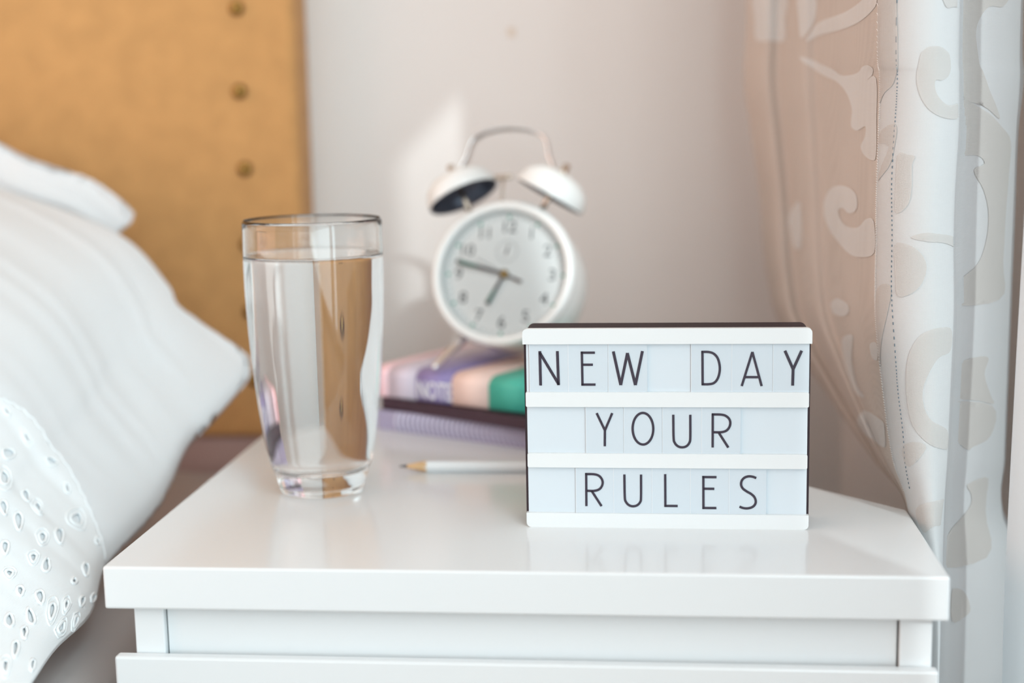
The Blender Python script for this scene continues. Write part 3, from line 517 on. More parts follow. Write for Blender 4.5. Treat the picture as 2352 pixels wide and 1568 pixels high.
# ================================================================== CURTAIN
CUR = {"lin":[[[0.1337,0.42,1.9476],[0.142,0.3589,1.9461],[0.1533,0.3488,1.9458],[0.1578,0.2741,1.944],[0.1671,0.258,1.9435],[0.1702,0.1954,1.942],[0.1763,0.1612,1.9412],[0.1792,0.112,1.94]],
 [[0.1337,0.42,1.0076],[0.142,0.3589,1.0061],[0.1533,0.3488,1.0058],[0.1578,0.2741,1.004],[0.1671,0.258,1.0035],[0.1702,0.1954,1.002],[0.1763,0.1612,1.0012],[0.1792,0.112,1.0]],
 [[0.1337,0.42,0.5076],[0.142,0.3589,0.5061],[0.1533,0.3488,0.5058],[0.1578,0.2741,0.504],[0.1671,0.258,0.5035],[0.1702,0.1954,0.502],[0.1763,0.1612,0.5012],[0.1792,0.112,0.5]],
 [[0.1337,0.42,0.2915],[0.142,0.3589,0.2864],[0.1533,0.3488,0.2853],[0.1578,0.2741,0.2793],[0.1671,0.258,0.2778],[0.1702,0.1954,0.2728],[0.1763,0.1612,0.2699],[0.1792,0.112,0.266]],
 [[0.1322,0.42,0.2361],[0.1411,0.3589,0.2343],[0.153,0.3488,0.2338],[0.158,0.2741,0.2317],[0.1678,0.258,0.231],[0.1713,0.1954,0.2293],[0.1778,0.1612,0.2283],[0.181,0.112,0.2269]],
 [[0.1374,0.42,0.1985],[0.1454,0.3589,0.1989],[0.1565,0.3488,0.1988],[0.1606,0.2741,0.1994],[0.1697,0.258,0.1994],[0.1724,0.1954,0.1999],[0.1783,0.1612,0.2002],[0.1809,0.112,0.2006]],
 [[0.1441,0.42,0.151],[0.1506,0.3589,0.1542],[0.1608,0.3488,0.1546],[0.1637,0.2741,0.1586],[0.1719,0.258,0.1594],[0.1736,0.1954,0.1628],[0.1786,0.1612,0.1646],[0.1805,0.112,0.1672]],
 [[0.1462,0.415,0.1162],[0.1523,0.3546,0.1214],[0.1622,0.3452,0.1222],[0.1647,0.2712,0.1286],[0.1727,0.2558,0.1299],[0.1742,0.1939,0.1353],[0.1791,0.1604,0.1382],[0.1808,0.112,0.1424]],
 [[0.1494,0.405,0.0884],[0.1548,0.346,0.0952],[0.1642,0.338,0.096],[0.1661,0.2654,0.1044],[0.1737,0.2514,0.1059],[0.1748,0.1909,0.1129],[0.1793,0.159,0.1166],[0.1808,0.112,0.122]],
 [[0.1561,0.385,0.0624],[0.1601,0.3288,0.0704],[0.1686,0.3236,0.0711],[0.1694,0.2538,0.0811],[0.1763,0.2426,0.0827],[0.1766,0.1849,0.0909],[0.1806,0.156,0.095],[0.1816,0.112,0.1013]],
 [[0.1812,0.32,0.024],[0.181,0.2758,0.0326],[0.1859,0.2744,0.0328],[0.1834,0.2188,0.0436],[0.1872,0.2123,0.0448],[0.1852,0.1668,0.0536],[0.1867,0.1457,0.0577],[0.186,0.112,0.0642]],
 [[0.1978,0.225,0.0017],[0.1958,0.2009,0.0075],[0.1975,0.2003,0.0077],[0.1944,0.17,0.015],[0.1956,0.1665,0.0158],[0.1932,0.1418,0.0218],[0.193,0.1303,0.0245],[0.1917,0.112,0.0289]],
 [[0.2014,0.122,-0.0028],[0.2011,0.1197,-0.0022],[0.2013,0.1199,-0.0023],[0.2009,0.117,-0.0014],[0.201,0.1169,-0.0014],[0.2007,0.1146,-0.0008],[0.2007,0.1136,-0.0005],[0.2005,0.112,-0.0]],
 [[0.2085,0.165,-0.07],[0.2084,0.1574,-0.07],[0.2084,0.1499,-0.07],[0.2083,0.1423,-0.07],[0.2082,0.1347,-0.07],[0.2081,0.1271,-0.07],[0.2081,0.1196,-0.07],[0.208,0.112,-0.07]],
 [[0.2085,0.165,-0.3],[0.2084,0.1574,-0.3],[0.2084,0.1499,-0.3],[0.2083,0.1423,-0.3],[0.2082,0.1347,-0.3],[0.2081,0.1271,-0.3],[0.2081,0.1196,-0.3],[0.208,0.112,-0.3]],
 [[0.2085,0.165,-0.545],[0.2084,0.1574,-0.545],[0.2084,0.1499,-0.545],[0.2083,0.1423,-0.545],[0.2082,0.1347,-0.545],[0.2081,0.1271,-0.545],[0.2081,0.1196,-0.545],[0.208,0.112,-0.545]]],"fr":[[[0.1792,0.112,1.9405],[0.1804,0.104,1.9403],[0.1864,0.094,1.94],[0.1953,0.088,1.9398],[0.2052,0.088,1.9397],[0.2143,0.096,1.9398],[0.2183,0.104,1.94]],
 [[0.1792,0.112,1.0005],[0.1804,0.104,1.0003],[0.1864,0.094,1.0],[0.1953,0.088,0.9998],[0.2052,0.088,0.9997],[0.2143,0.096,0.9999],[0.2183,0.104,1.0]],
 [[0.1792,0.112,0.5005],[0.1804,0.104,0.5003],[0.1864,0.094,0.5],[0.1953,0.088,0.4998],[0.2052,0.088,0.4997],[0.2143,0.096,0.4999],[0.2183,0.104,0.5]],
 [[0.1792,0.112,0.266],[0.1804,0.104,0.2653],[0.1864,0.094,0.2644],[0.1953,0.088,0.2636],[0.2052,0.088,0.2634],[0.2143,0.096,0.2638],[0.2183,0.104,0.2643]],
 [[0.181,0.112,0.2269],[0.1822,0.104,0.2267],[0.1881,0.094,0.2263],[0.1968,0.088,0.226],[0.2064,0.088,0.2257],[0.2154,0.096,0.2258],[0.2194,0.104,0.2259]],
 [[0.1809,0.112,0.2006],[0.1821,0.104,0.2006],[0.1882,0.094,0.2006],[0.1971,0.088,0.2005],[0.207,0.088,0.2003],[0.2161,0.096,0.2001],[0.2202,0.104,0.1999]],
 [[0.1805,0.112,0.1672],[0.1817,0.104,0.1676],[0.1876,0.094,0.1681],[0.1964,0.088,0.1683],[0.2061,0.088,0.1682],[0.2152,0.096,0.1676],[0.2192,0.104,0.1671]],
 [[0.1808,0.112,0.1424],[0.182,0.104,0.1431],[0.1879,0.094,0.1439],[0.1967,0.088,0.1444],[0.2064,0.088,0.1443],[0.2154,0.096,0.1435],[0.2195,0.104,0.1427]],
 [[0.1808,0.112,0.122],[0.182,0.104,0.1229],[0.1881,0.094,0.124],[0.1971,0.088,0.1246],[0.2071,0.088,0.1245],[0.2164,0.096,0.1235],[0.2205,0.104,0.1226]],
 [[0.1816,0.112,0.1013],[0.1828,0.104,0.1025],[0.1889,0.094,0.1039],[0.1979,0.088,0.1047],[0.2079,0.088,0.1046],[0.2172,0.096,0.1034],[0.2213,0.104,0.1023]],
 [[0.186,0.112,0.0642],[0.1868,0.104,0.0658],[0.1919,0.094,0.0677],[0.1997,0.088,0.0689],[0.2085,0.088,0.0689],[0.2168,0.096,0.0673],[0.2206,0.104,0.0658]],
 [[0.1917,0.112,0.0289],[0.1921,0.104,0.0309],[0.1959,0.094,0.0333],[0.2021,0.088,0.0348],[0.2092,0.088,0.0348],[0.2163,0.096,0.0329],[0.2198,0.104,0.031]],
 [[0.2005,0.112,-0.0],[0.2002,0.104,0.0022],[0.202,0.094,0.005],[0.2056,0.088,0.0067],[0.2103,0.088,0.0068],[0.2155,0.096,0.0046],[0.2183,0.104,0.0023]],
 [[0.208,0.112,-0.07],[0.2092,0.104,-0.069],[0.2108,0.094,-0.0683],[0.2125,0.088,-0.068],[0.2142,0.088,-0.0683],[0.2158,0.096,-0.069],[0.2183,0.104,-0.07]],
 [[0.208,0.112,-0.3],[0.2092,0.104,-0.299],[0.2108,0.094,-0.2983],[0.2125,0.088,-0.298],[0.2142,0.088,-0.2983],[0.2158,0.096,-0.299],[0.2183,0.104,-0.3]],
 [[0.208,0.112,-0.545],[0.2092,0.104,-0.544],[0.2108,0.094,-0.5433],[0.2125,0.088,-0.543],[0.2142,0.088,-0.5433],[0.2158,0.096,-0.544],[0.2183,0.104,-0.545]]],"sd":[[[0.2183,0.104,1.9389],[0.2218,0.112,1.939],[0.2312,0.128,1.9393],[0.2419,0.14,1.9395],[0.2521,0.153,1.9398],[0.2649,0.168,1.94]],
 [[0.2183,0.104,0.9989],[0.2218,0.112,0.999],[0.2312,0.128,0.9993],[0.2419,0.14,0.9995],[0.2521,0.153,0.9998],[0.2649,0.168,1.0]],
 [[0.2183,0.104,0.4989],[0.2218,0.112,0.499],[0.2312,0.128,0.4993],[0.2419,0.14,0.4995],[0.2521,0.153,0.4998],[0.2649,0.168,0.5]],
 [[0.2183,0.104,0.2643],[0.2218,0.112,0.2648],[0.2312,0.128,0.2658],[0.2419,0.14,0.2665],[0.2521,0.153,0.2673],[0.2649,0.168,0.2681]],
 [[0.2194,0.104,0.2259],[0.223,0.112,0.226],[0.2325,0.128,0.2262],[0.2432,0.14,0.2263],[0.2534,0.153,0.2265],[0.2664,0.168,0.2266]],
 [[0.2202,0.104,0.1999],[0.2236,0.112,0.1998],[0.2326,0.128,0.1995],[0.2427,0.14,0.1992],[0.2524,0.153,0.1989],[0.2646,0.168,0.1985]],
 [[0.2192,0.104,0.1671],[0.2227,0.112,0.1666],[0.2318,0.128,0.1656],[0.2421,0.14,0.1648],[0.252,0.153,0.164],[0.2645,0.168,0.163]],
 [[0.2195,0.104,0.1427],[0.2229,0.112,0.142],[0.232,0.128,0.1405],[0.2422,0.14,0.1393],[0.252,0.153,0.1381],[0.2644,0.168,0.1366]],
 [[0.2205,0.104,0.1226],[0.2239,0.112,0.1216],[0.2327,0.128,0.1197],[0.2427,0.14,0.1183],[0.2522,0.153,0.1167],[0.2643,0.168,0.1149]],
 [[0.2213,0.104,0.1023],[0.2246,0.112,0.1011],[0.2333,0.128,0.0988],[0.2431,0.14,0.097],[0.2524,0.153,0.0951],[0.2642,0.168,0.0929]],
 [[0.2206,0.104,0.0658],[0.2239,0.112,0.0642],[0.2327,0.128,0.0611],[0.2426,0.14,0.0588],[0.2521,0.153,0.0563],[0.264,0.168,0.0534]],
 [[0.2198,0.104,0.031],[0.2232,0.112,0.0291],[0.2321,0.128,0.0253],[0.2421,0.14,0.0224],[0.2517,0.153,0.0193],[0.2639,0.168,0.0158]],
 [[0.2183,0.104,0.0023],[0.2218,0.112,0.0001],[0.231,0.128,-0.0043],[0.2413,0.14,-0.0076],[0.2512,0.153,-0.0111],[0.2637,0.168,-0.0152]],
 [[0.2183,0.104,-0.07],[0.2227,0.112,-0.07],[0.2364,0.128,-0.07],[0.2517,0.14,-0.07],[0.2665,0.153,-0.07],[0.2851,0.168,-0.07]],
 [[0.2183,0.104,-0.3],[0.2227,0.112,-0.3],[0.2364,0.128,-0.3],[0.2517,0.14,-0.3],[0.2665,0.153,-0.3],[0.2851,0.168,-0.3]],
 [[0.2183,0.104,-0.545],[0.2227,0.112,-0.545],[0.2364,0.128,-0.545],[0.2517,0.14,-0.545],[0.2665,0.153,-0.545],[0.2851,0.168,-0.545]]]}
MOTIF = {"lin":[[[0.062,0.1983],[0.069,0.2067],[0.088,0.2183],[0.194,0.2183],[0.306,0.2183],[0.312,0.2067],[0.312,0.1983]],
 [[0.406,0.1983],[0.538,0.1983],[0.544,0.205],[0.481,0.2117],[0.431,0.215],[0.412,0.2067]],
 [[0.469,0.2167],[0.525,0.21],[0.6,0.2067],[0.775,0.2033],[0.894,0.2],[0.95,0.1983],[0.994,0.1983],[0.988,0.2017],[0.862,0.2067],[0.725,0.21],[0.575,0.2133]],
 [[0.425,0.23],[0.531,0.235],[0.662,0.25],[0.719,0.2617],[0.781,0.2633],[0.856,0.2583],[0.888,0.2417],[0.931,0.235],[0.962,0.2433],[0.956,0.2617],[0.919,0.2683],[0.981,0.2667],[0.988,0.3167],[0.994,0.3583],[0.962,0.3633],[0.9,0.3583],[0.875,0.35],[0.906,0.34],[0.906,0.3283],[0.85,0.3333],[0.806,0.33],[0.8,0.3217],[0.806,0.305],[0.769,0.2833],[0.7,0.27],[0.588,0.2617],[0.469,0.2417]],
 [[0.562,0.4183],[0.575,0.4033],[0.631,0.3917],[0.712,0.3883],[0.794,0.3917],[0.844,0.4],[0.85,0.4133],[0.825,0.42],[0.775,0.4217],[0.731,0.415],[0.694,0.4183],[0.712,0.43],[0.762,0.44],[0.856,0.4417],[0.925,0.43],[0.988,0.4333],[0.994,0.48],[0.888,0.4883],[0.788,0.4833],[0.694,0.465],[0.625,0.4483],[0.581,0.4333]],
 [[0.244,0.4283],[0.312,0.41],[0.356,0.4083],[0.369,0.4367],[0.35,0.4717],[0.288,0.4717],[0.262,0.45]],
 [[0.588,0.5717],[0.656,0.5617],[0.75,0.5717],[0.756,0.585],[0.706,0.5917],[0.606,0.5883]],
 [[0.619,0.6183],[0.719,0.6133],[0.75,0.6167],[0.669,0.6367],[0.619,0.66],[0.688,0.6717],[0.531,0.6667],[0.531,0.6483],[0.569,0.6333]],
 [[0.344,0.6933],[0.594,0.685],[0.875,0.6933],[0.956,0.7],[0.844,0.7217],[0.538,0.7167],[0.338,0.7083],[0.281,0.7]],
 [[0.919,0.6233],[0.994,0.6217],[0.988,0.6367],[0.925,0.635]]],"fr":[[[0.475,0.2617],[0.506,0.225],[0.55,0.2167],[0.631,0.215],[0.719,0.2167],[0.775,0.225],[0.756,0.26],[0.688,0.2683],[0.631,0.2683],[0.619,0.275],[0.65,0.2883],[0.744,0.3],[0.919,0.2967],[0.881,0.3167],[0.725,0.3183],[0.6,0.31],[0.525,0.295],[0.481,0.2767]],
 [[0.338,0.3583],[0.425,0.3583],[0.475,0.36],[0.456,0.3683],[0.462,0.3883],[0.444,0.4083],[0.381,0.42],[0.331,0.4183],[0.331,0.3883]],
 [[0.331,0.4683],[0.444,0.4683],[0.544,0.4817],[0.588,0.5033],[0.556,0.5317],[0.462,0.5533],[0.356,0.5567],[0.338,0.515]],
 [[0.462,0.4567],[0.575,0.45],[0.694,0.4517],[0.856,0.455],[1.0,0.4617],[0.925,0.4717],[0.731,0.465],[0.588,0.4633]],
 [[0.019,0.345],[0.294,0.325],[0.3,0.3517],[0.244,0.3717],[0.081,0.3833],[0.25,0.35]],
 [[0.05,0.1983],[0.319,0.1983],[0.3,0.2633],[0.188,0.2817],[0.0,0.2933]],
 [[0.706,0.1983],[1.0,0.1983],[1.0,0.2017],[0.812,0.2017],[0.725,0.2017]],
 [[0.4,0.655],[0.45,0.6283],[0.581,0.61],[0.806,0.6067],[0.819,0.6283],[0.675,0.6367],[0.556,0.66],[0.55,0.68],[0.625,0.695],[0.819,0.705],[0.875,0.7233],[0.65,0.7217],[0.488,0.7083],[0.412,0.69]],
 [[0.312,0.7217],[0.456,0.7167],[0.562,0.7233],[0.375,0.745],[0.3,0.7383]],
 [[0.312,0.8],[0.594,0.7933],[1.0,0.7917],[1.0,0.81],[0.612,0.8117],[0.394,0.8167]],
 [[0.088,0.5517],[0.294,0.5383],[0.231,0.6017],[0.0,0.6433]]],"sd":[[[0.019,0.1983],[0.775,0.1983],[0.756,0.2017],[0.562,0.2017],[0.45,0.205],[0.4,0.21],[0.431,0.2217],[0.512,0.2667],[0.731,0.3133],[0.7,0.3167],[0.475,0.3],[0.025,0.28]],
 [[0.0,0.33],[0.0,0.285],[0.475,0.305],[0.775,0.3283],[0.906,0.345],[0.9,0.3783],[0.881,0.4233],[0.869,0.4967],[0.831,0.565],[0.0,0.5733],[0.0,0.5417],[0.444,0.5083],[0.606,0.465],[0.638,0.4233],[0.556,0.3933],[0.412,0.3733],[0.55,0.3667],[0.425,0.3583],[0.0,0.3583]],
 [[0.006,0.6483],[0.375,0.6367],[0.688,0.635],[0.638,0.65],[0.762,0.67],[0.806,0.6783],[0.556,0.675],[0.0,0.67]],
 [[0.0,0.6783],[0.788,0.68],[0.788,0.71],[0.519,0.7217],[0.45,0.725],[0.206,0.7133],[0.0,0.7]],
 [[0.494,0.7717],[0.806,0.7617],[0.738,0.8133],[0.6,0.8433],[0.006,0.84],[0.019,0.83],[0.5,0.8],[0.556,0.785]],
 [[0.25,0.8533],[0.356,0.855],[0.419,0.86],[0.412,0.8633],[0.256,0.8633]]],"stitch":[[0.325,0.1983],[0.312,0.2667],[0.3,0.3117],[0.288,0.3767],[0.3,0.44],[0.3,0.5333],[0.312,0.6267],[0.312,0.6667],[0.325,0.715],[0.262,0.7833]]}

class Cloth:
    """bicubic cloth through rows (top to bottom) of points; u runs across, v down"""
    def __init__(s, rows): s.rows = [[Vector(p) for p in r] for r in rows]
    def pt(s, u, v):
        n = len(s.rows[0]); return cat_rom([cat_rom([r[k] for r in s.rows], v) for k in range(n)], u)
    def at(s, u, v, off):
        e, h = 0.01, 0.003
        n = (s.pt(min(1, u + e), v) - s.pt(max(0, u - e), v)).cross(s.pt(u, min(1, v + h)) - s.pt(u, max(0, v - h)))
        n = n.normalized() if n.length > 1e-12 else Vector((0, -1, 0))
        if n.dot(Vector((-0.15, -0.6, 0.2)) - s.pt(u, v)) < 0: n = -n
        return s.pt(u, v) + n * off
    def mesh(s, name, nu, nv, m, parent):
        v, f = [], []
        for j in range(nv + 1):
            col = [cat_rom([r[k] for r in s.rows], j / nv) for k in range(len(s.rows[0]))]
            for i in range(nu + 1): v.append(cat_rom(col, i / nu) + Vector((0, 0, ZT)))
        for j in range(nv):
            for i in range(nu): a = j * (nu + 1) + i; f.append((a, a + nu + 1, a + nu + 2, a + 1))
        return raw(name, v, f, m, parent, True)
def patch(name, cloth, poly, off, m, parent, su, sv):
    """a leaf woven on the cloth: outline in (u, v), filled with a fine net that follows the folds"""
    P = [Vector((a, b)) for a, b in poly]; n = len(P); loop = []
    for i in range(n):
        p0, p1, p2, p3 = P[i - 1], P[i], P[(i + 1) % n], P[(i + 2) % n]
        for k in range(4):
            f = k / 4; q = 0.5 * ((2 * p1) + (p2 - p0) * f + (2 * p0 - 5 * p1 + 4 * p2 - p3) * f * f + (3 * p1 - p0 - 3 * p2 + p3) * f ** 3)
            loop.append(Vector((min(1, max(0, q.x)) / su, q.y / sv)))
    xs = [p.x for p in loop]; ys = [p.y for p in loop]; vs = list(loop)
    for a in range(math.ceil(min(xs)), math.floor(max(xs)) + 1):
        for b in range(math.ceil(min(ys)), math.floor(max(ys)) + 1): vs.append(Vector((a, b)))
    r = delaunay_2d_cdt(vs, [(i, (i + 1) % len(loop)) for i in range(len(loop))], [], 1, 1e-5)
    co = [cloth.at(p.x * su, p.y * sv, off) + Vector((0, 0, ZT)) for p in r[0]]
    return raw(name, co, [tuple(x) for x in r[2]], m, parent, True)
cu = thing('curtain', 'white drape with scroll leaf pattern and tan reverse, gathered between wall and window', 'curtain', (0, 0, 0))
CL = {k: Cloth(CUR[k]) for k in CUR}
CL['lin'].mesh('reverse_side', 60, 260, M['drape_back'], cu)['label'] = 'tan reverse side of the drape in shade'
CL['fr'].mesh('front_fold', 40, 260, M['drape_front'], cu)['label'] = 'bright white front fold with a stitched hem'
CL['sd'].mesh('receding_fold', 110, 260, M['drape_side'], cu)['label'] = 'shaded fold with large beige leaves'
for k, m in (('lin', 'drape_back_leaf'), ('fr', 'drape_leaf'), ('sd', 'drape_side_leaf')):
    for poly in MOTIF[k]: patch('leaf_motif', CL[k], poly, 0.0004, M[m], cu, 0.025, 0.006)
sp = [Vector((a, b)) for a, b in MOTIF['stitch']]; bm = bmesh.new()
for i in range(100):
    t = i / 100; a = cat_rom([p.to_3d() for p in sp], t); b = cat_rom([p.to_3d() for p in sp], t + 0.0040)
    add_tube(bm, [CL['fr'].at(a.x, a.y, 0.0003) + Vector((0, 0, ZT)), CL['fr'].at(b.x, b.y, 0.0003) + Vector((0, 0, ZT))], 0.00022, 5)
bm2 = bmesh.new()
for i in range(230):
    v0 = MOTIF['stitch'][0][1] + (MOTIF['stitch'][-1][1] - MOTIF['stitch'][0][1]) * i / 230
    add_tube(bm2, [CL['fr'].at(u_, v0 + u_ * 0.012, 0.0003) + Vector((0, 0, ZT)) for u_ in (0.0, 0.03, 0.06)], 0.0002, 4)
o = obj('overcast_edge', bm2, M['thread'], cu); o['kind'] = 'stuff'
o = obj('hem_stitching', bm, M['stitch'], cu); o['kind'] = 'stuff'

sh = thing('sheer_curtain', 'plain white curtain panel at the far right edge, beside the patterned drape', 'curtain', (0, 0, 0))
SHP = [(0.2455, 0.0720), (0.2425, 0.0660), (0.2450, 0.0560), (0.2560, 0.0420), (0.2640, 0.0440), (0.2720, 0.0330), (0.2830, 0.0300), (0.2900, 0.0350), (0.2990, 0.0280)]
Cloth([[(x + 0.0015 * math.sin(k * 1.7 + i), y + 0.002 * math.sin(k * 1.1 + 2 * i), z) for i, (x, y) in enumerate(SHP)] for k, z in enumerate((1.94, 1.3, 0.7, 0.32, 0.2, 0.08, -0.04, -0.16, -0.35, -0.545))]).mesh('panel', 60, 90, M['sheer'], sh)


# ================================================================== LIGHT BOX
LB_W, LB_H, LB_D = 0.1456, 0.1035, 0.026
lb = thing('light_box', 'cinema light box spelling NEW DAY YOUR RULES in thin black capitals, on the nightstand', 'light box', (0.0719, 0.0747, ZT), (0, 0, -0.0072))
def rounded_rect(x0, x1, z0, z1, r, n=6, corners=(1, 1, 1, 1)):
    pts = []
    for (cx, cz, a0), on in zip(((x1 - r, z1 - r, 0), (x0 + r, z1 - r, 90), (x0 + r, z0 + r, 180), (x1 - r, z0 + r, 270)), corners):
        if on: pts += [(cx + r * math.cos(math.radians(a0 + 90 * k / n)), cz + r * math.sin(math.radians(a0 + 90 * k / n))) for k in range(n + 1)]
        else: pts.append((x1 if a0 in (0, 270) else x0, z1 if a0 < 180 else z0))
    return pts
hw = LB_W / 2
bm = bmesh.new(); add_prism(bm, rounded_rect(-hw + 0.0004, hw - 0.0004, 0.0002, LB_H - 0.0002, 0.0034), 0.0022, LB_D, 'Y')
obj('shell', bm, M['black_shell'], lb)
cx = lambda v: (v - 1066) * 0.0000731
cz = lambda v: (1482 - v) * 0.0000758
rails = [(108, 213, (1, 1, 0, 0), 0.0), (541, 642, None, 0.0012), (964, 1062, None, 0.0016), (1382, 1482, (0, 0, 1, 1), 0.0006)]
for a, b, cor, ins in rails:
    z1, z0 = cz(a), cz(b); x = hw - ins
    bm = bmesh.new()
    pts = rounded_rect(-x, x, z0, z1, 0.0024, 6, cor) if cor else rounded_rect(-x, x, z0, z1, 0.0007, 3)
    add_prism(bm, pts, -0.0008, 0.0026, 'Y')
    obj('rail', bm, M['white_plastic'], lb)
for a, b in ((213, 541), (642, 964), (1062, 1382)):
    box('diffuser_panel', -hw + 0.0016, hw - 0.0016, 0.0016, 0.0030, cz(b) - 0.0004, cz(a) + 0.0004, M['diffuser'], lb)
S_ = 17
LET = {
 'N': [[(190,262),(192,497)],[(188,270),(320,490)],[(313,262),(318,495)]],
 'E': [[(484,265),(486,498)],[(476,273),(575,273)],[(484,355),(560,355)],[(478,491),(577,491)]],
 'W': [[(703,265),(753,494),(801,276),(855,494),(905,263)]],
 'D': [[(1318,262),(1320,494)],[(1312,269),(1362,270),(1398,283),(1424,315),(1437,368),(1434,415),(1420,455),(1396,480),(1362,488),(1312,488)]],
 'A': [[(1588,500),(1659,270),(1724,500)],[(1612,440),(1706,440)]],
 'Y': [[(1880,262),(1937,387),(1993,262)],[(1937,380),(1935,497)]],
 'Y2': [[(583,687),(640,806),(692,687)],[(640,800),(638,916)]],
 'O': 'ellipse',
 'U': [[(1117,697),(1119,850),(1126,888),(1148,913),(1178,921),(1208,913),(1229,888),(1235,850),(1235,697)]],
 'R': [[(1390,688),(1390,921)],[(1384,694),(1446,695),(1480,704),(1504,726),(1511,754),(1503,783),(1482,806),(1446,816),(1394,816)],[(1430,816),(1498,921)]],
 'R2': [[(505,1104),(504,1336)],[(497,1111),(560,1112),(594,1122),(614,1144),(621,1170),(613,1198),(594,1218),(560,1228),(508,1228)],[(542,1228),(611,1335)]],
 'U2': [[(774,1112),(776,1268),(784,1304),(806,1327),(834,1334),(862,1327),(884,1304),(890,1268),(891,1112)]],
 'L': [[(1060,1108),(1061,1335)],[(1054,1329),(1147,1329)]],
 'E2': [[(1326,1118),(1327,1348)],[(1318,1126),(1417,1126)],[(1326,1207),(1402,1207)],[(1320,1341),(1417,1341)]],
 'S': [[(1692,1130),(1666,1121),(1638,1119),(1610,1129),(1592,1150),(1588,1178),(1600,1203),(1628,1224),(1658,1241),(1680,1262),(1690,1290),(1684,1315),(1664,1333),(1634,1341),(1604,1339),(1578,1330)]]}
TILES = [('N',118,386,0),('E',389,664,0),('W',669,938,0),('D',1243,1517,0),('A',1521,1797,0),('Y',1802,2046,0),
         ('Y2',508,769,1),('O',774,1039,1),('U',1044,1311,1),('R',1315,1582,1),
         ('R2',433,695,2),('U2',699,965,2),('L',969,1233,2),('E2',1237,1502,2),('S',1506,1762,2)]
ROW = [(213, 541), (642, 964), (1062, 1382)]
for k, a, b, r in TILES:
    t = box('letter_tile', cx(a), cx(b), 0.0007, 0.0014, cz(ROW[r][1]) - 0.0003, cz(ROW[r][0]) + 0.0003, M['tile'], lb)
    box('clear_edge', cx(a) - 0.00028, cx(a) + 0.00012, 0.0006, 0.0014, cz(ROW[r][1]) - 0.0003, cz(ROW[r][0]) + 0.0003, M['tile_edge'], t)
    bm = bmesh.new(); wd = (19 if k in 'NWY' else 16) * 0.0000745
    if LET[k] == 'ellipse': stroke(bm, [(cx(906) + cx(1066 + 72) * math.cos(q * math.pi / 24), cz(794) + 109 * 0.0000758 * math.sin(q * math.pi / 24)) for q in range(48)], wd, 0.00045, 0.0008, True)
    else:
        for st in LET[k]:
            q = [(cx(p[0]), cz(p[1])) for p in st]
            if len(q) > 5:                    # round pen strokes
                P3 = [Vector((x, z, 0)) for x, z in q]; n_ = (len(q) - 1) * 5; q = [tuple(cat_rom(P3, i / n_))[:2] for i in range(n_ + 1)]
            stroke(bm, q, wd, 0.00045, 0.0008)
    obj('letter', bm, M['ink'], t)

# ================================================================== GLASS OF WATER
gw = thing('glass_of_water', 'clear tumbler nearly full of water, on the left of the nightstand top', 'glass', (-0.1255, 0.148, ZT))
OUT = [(0.0, 0.0012), (0.017, 0.0012), (0.0205, 0.0002), (0.0228, 0.0003), (0.0242, 0.0018), (0.0250, 0.005), (0.0270, 0.0115), (0.0296, 0.0185), (0.0320, 0.030), (0.0343, 0.048), (0.0362, 0.068), (0.0381, 0.092), (0.0391, 0.115), (0.0394, 0.138), (0.0392, 0.1552)]
INN = [(0.0387, 0.1562), (0.0382, 0.1552), (0.0382, 0.138), (0.0378, 0.115), (0.0366, 0.092), (0.0346, 0.068), (0.0325, 0.048), (0.0299, 0.032), (0.0275, 0.022), (0.0245, 0.0165), (0.019, 0.0138), (0.010, 0.0129), (0.0, 0.0128)]
def smooth_prof(pr, k=5):
    P = [Vector((a, b, 0)) for a, b in pr]; n = (len(P) - 1) * k
    return [(max(0.0, q.x), q.y) for q in (cat_rom(P, i / n) for i in range(n + 1))]
SO, SI = smooth_prof(OUT), smooth_prof(INN)
SO[0] = (0.0, SO[0][1]); SI[-1] = (0.0, SI[-1][1])
ZL = 0.1365                                   # water level: below it the glass meets water, not air
def r_in(z): return next(a[0] + (b[0] - a[0]) * (z - a[1]) / (b[1] - a[1]) for a, b in zip(SI, SI[1:]) if b[1] <= z <= a[1] and a[1] > b[1])
zm = ZL + 0.0006; cut = [q for q in SI if q[1] > zm or q[1] < zm]
k0 = next(i for i, q in enumerate(SI) if i > 4 and q[1] < zm)
dry = SI[:k0] + [(r_in(zm), zm)]; wet = [(r_in(zm), zm)] + SI[k0:]
bm = bmesh.new(); add_lathe(bm, SO + dry + wet[1:], 96); bmesh.ops.recalc_face_normals(bm, faces=bm.faces)
ro = [r for r, z in SO]
def wet_face(f):
    c = f.calc_center_median(); r = math.hypot(c.x, c.y)
    if c.z > zm: return False
    if f.normal.x * c.x + f.normal.y * c.y < -1e-9: return True
    return f.normal.z > 0.5 and c.z > 0.011
bmesh.ops.delete(bm, geom=[f for f in bm.faces if wet_face(f)], context='FACES')
me = bpy.data.meshes.new('tumbler'); bm.to_mesh(me); bm.free(); link_mesh('tumbler', me, M['glass'], gw, True)
surf = [(r_in(zm) - 0.0004, ZL + 0.0002), (r_in(zm) - 0.0012, ZL), (0.020, ZL - 0.0001), (0, ZL - 0.0001)]
bm = bmesh.new(); add_lathe(bm, wet[::-1] + surf, 96); bmesh.ops.recalc_face_normals(bm, faces=bm.faces)
for f in bm.faces:
    c = f.calc_center_median(); f.material_index = 1 if (c.z > ZL - 0.0035 and f.normal.z > 0.3) else 0
me = bpy.data.meshes.new('water'); bm.to_mesh(me); bm.free(); link_mesh('water', me, [M['glass_to_water'], M['water']], gw, True)

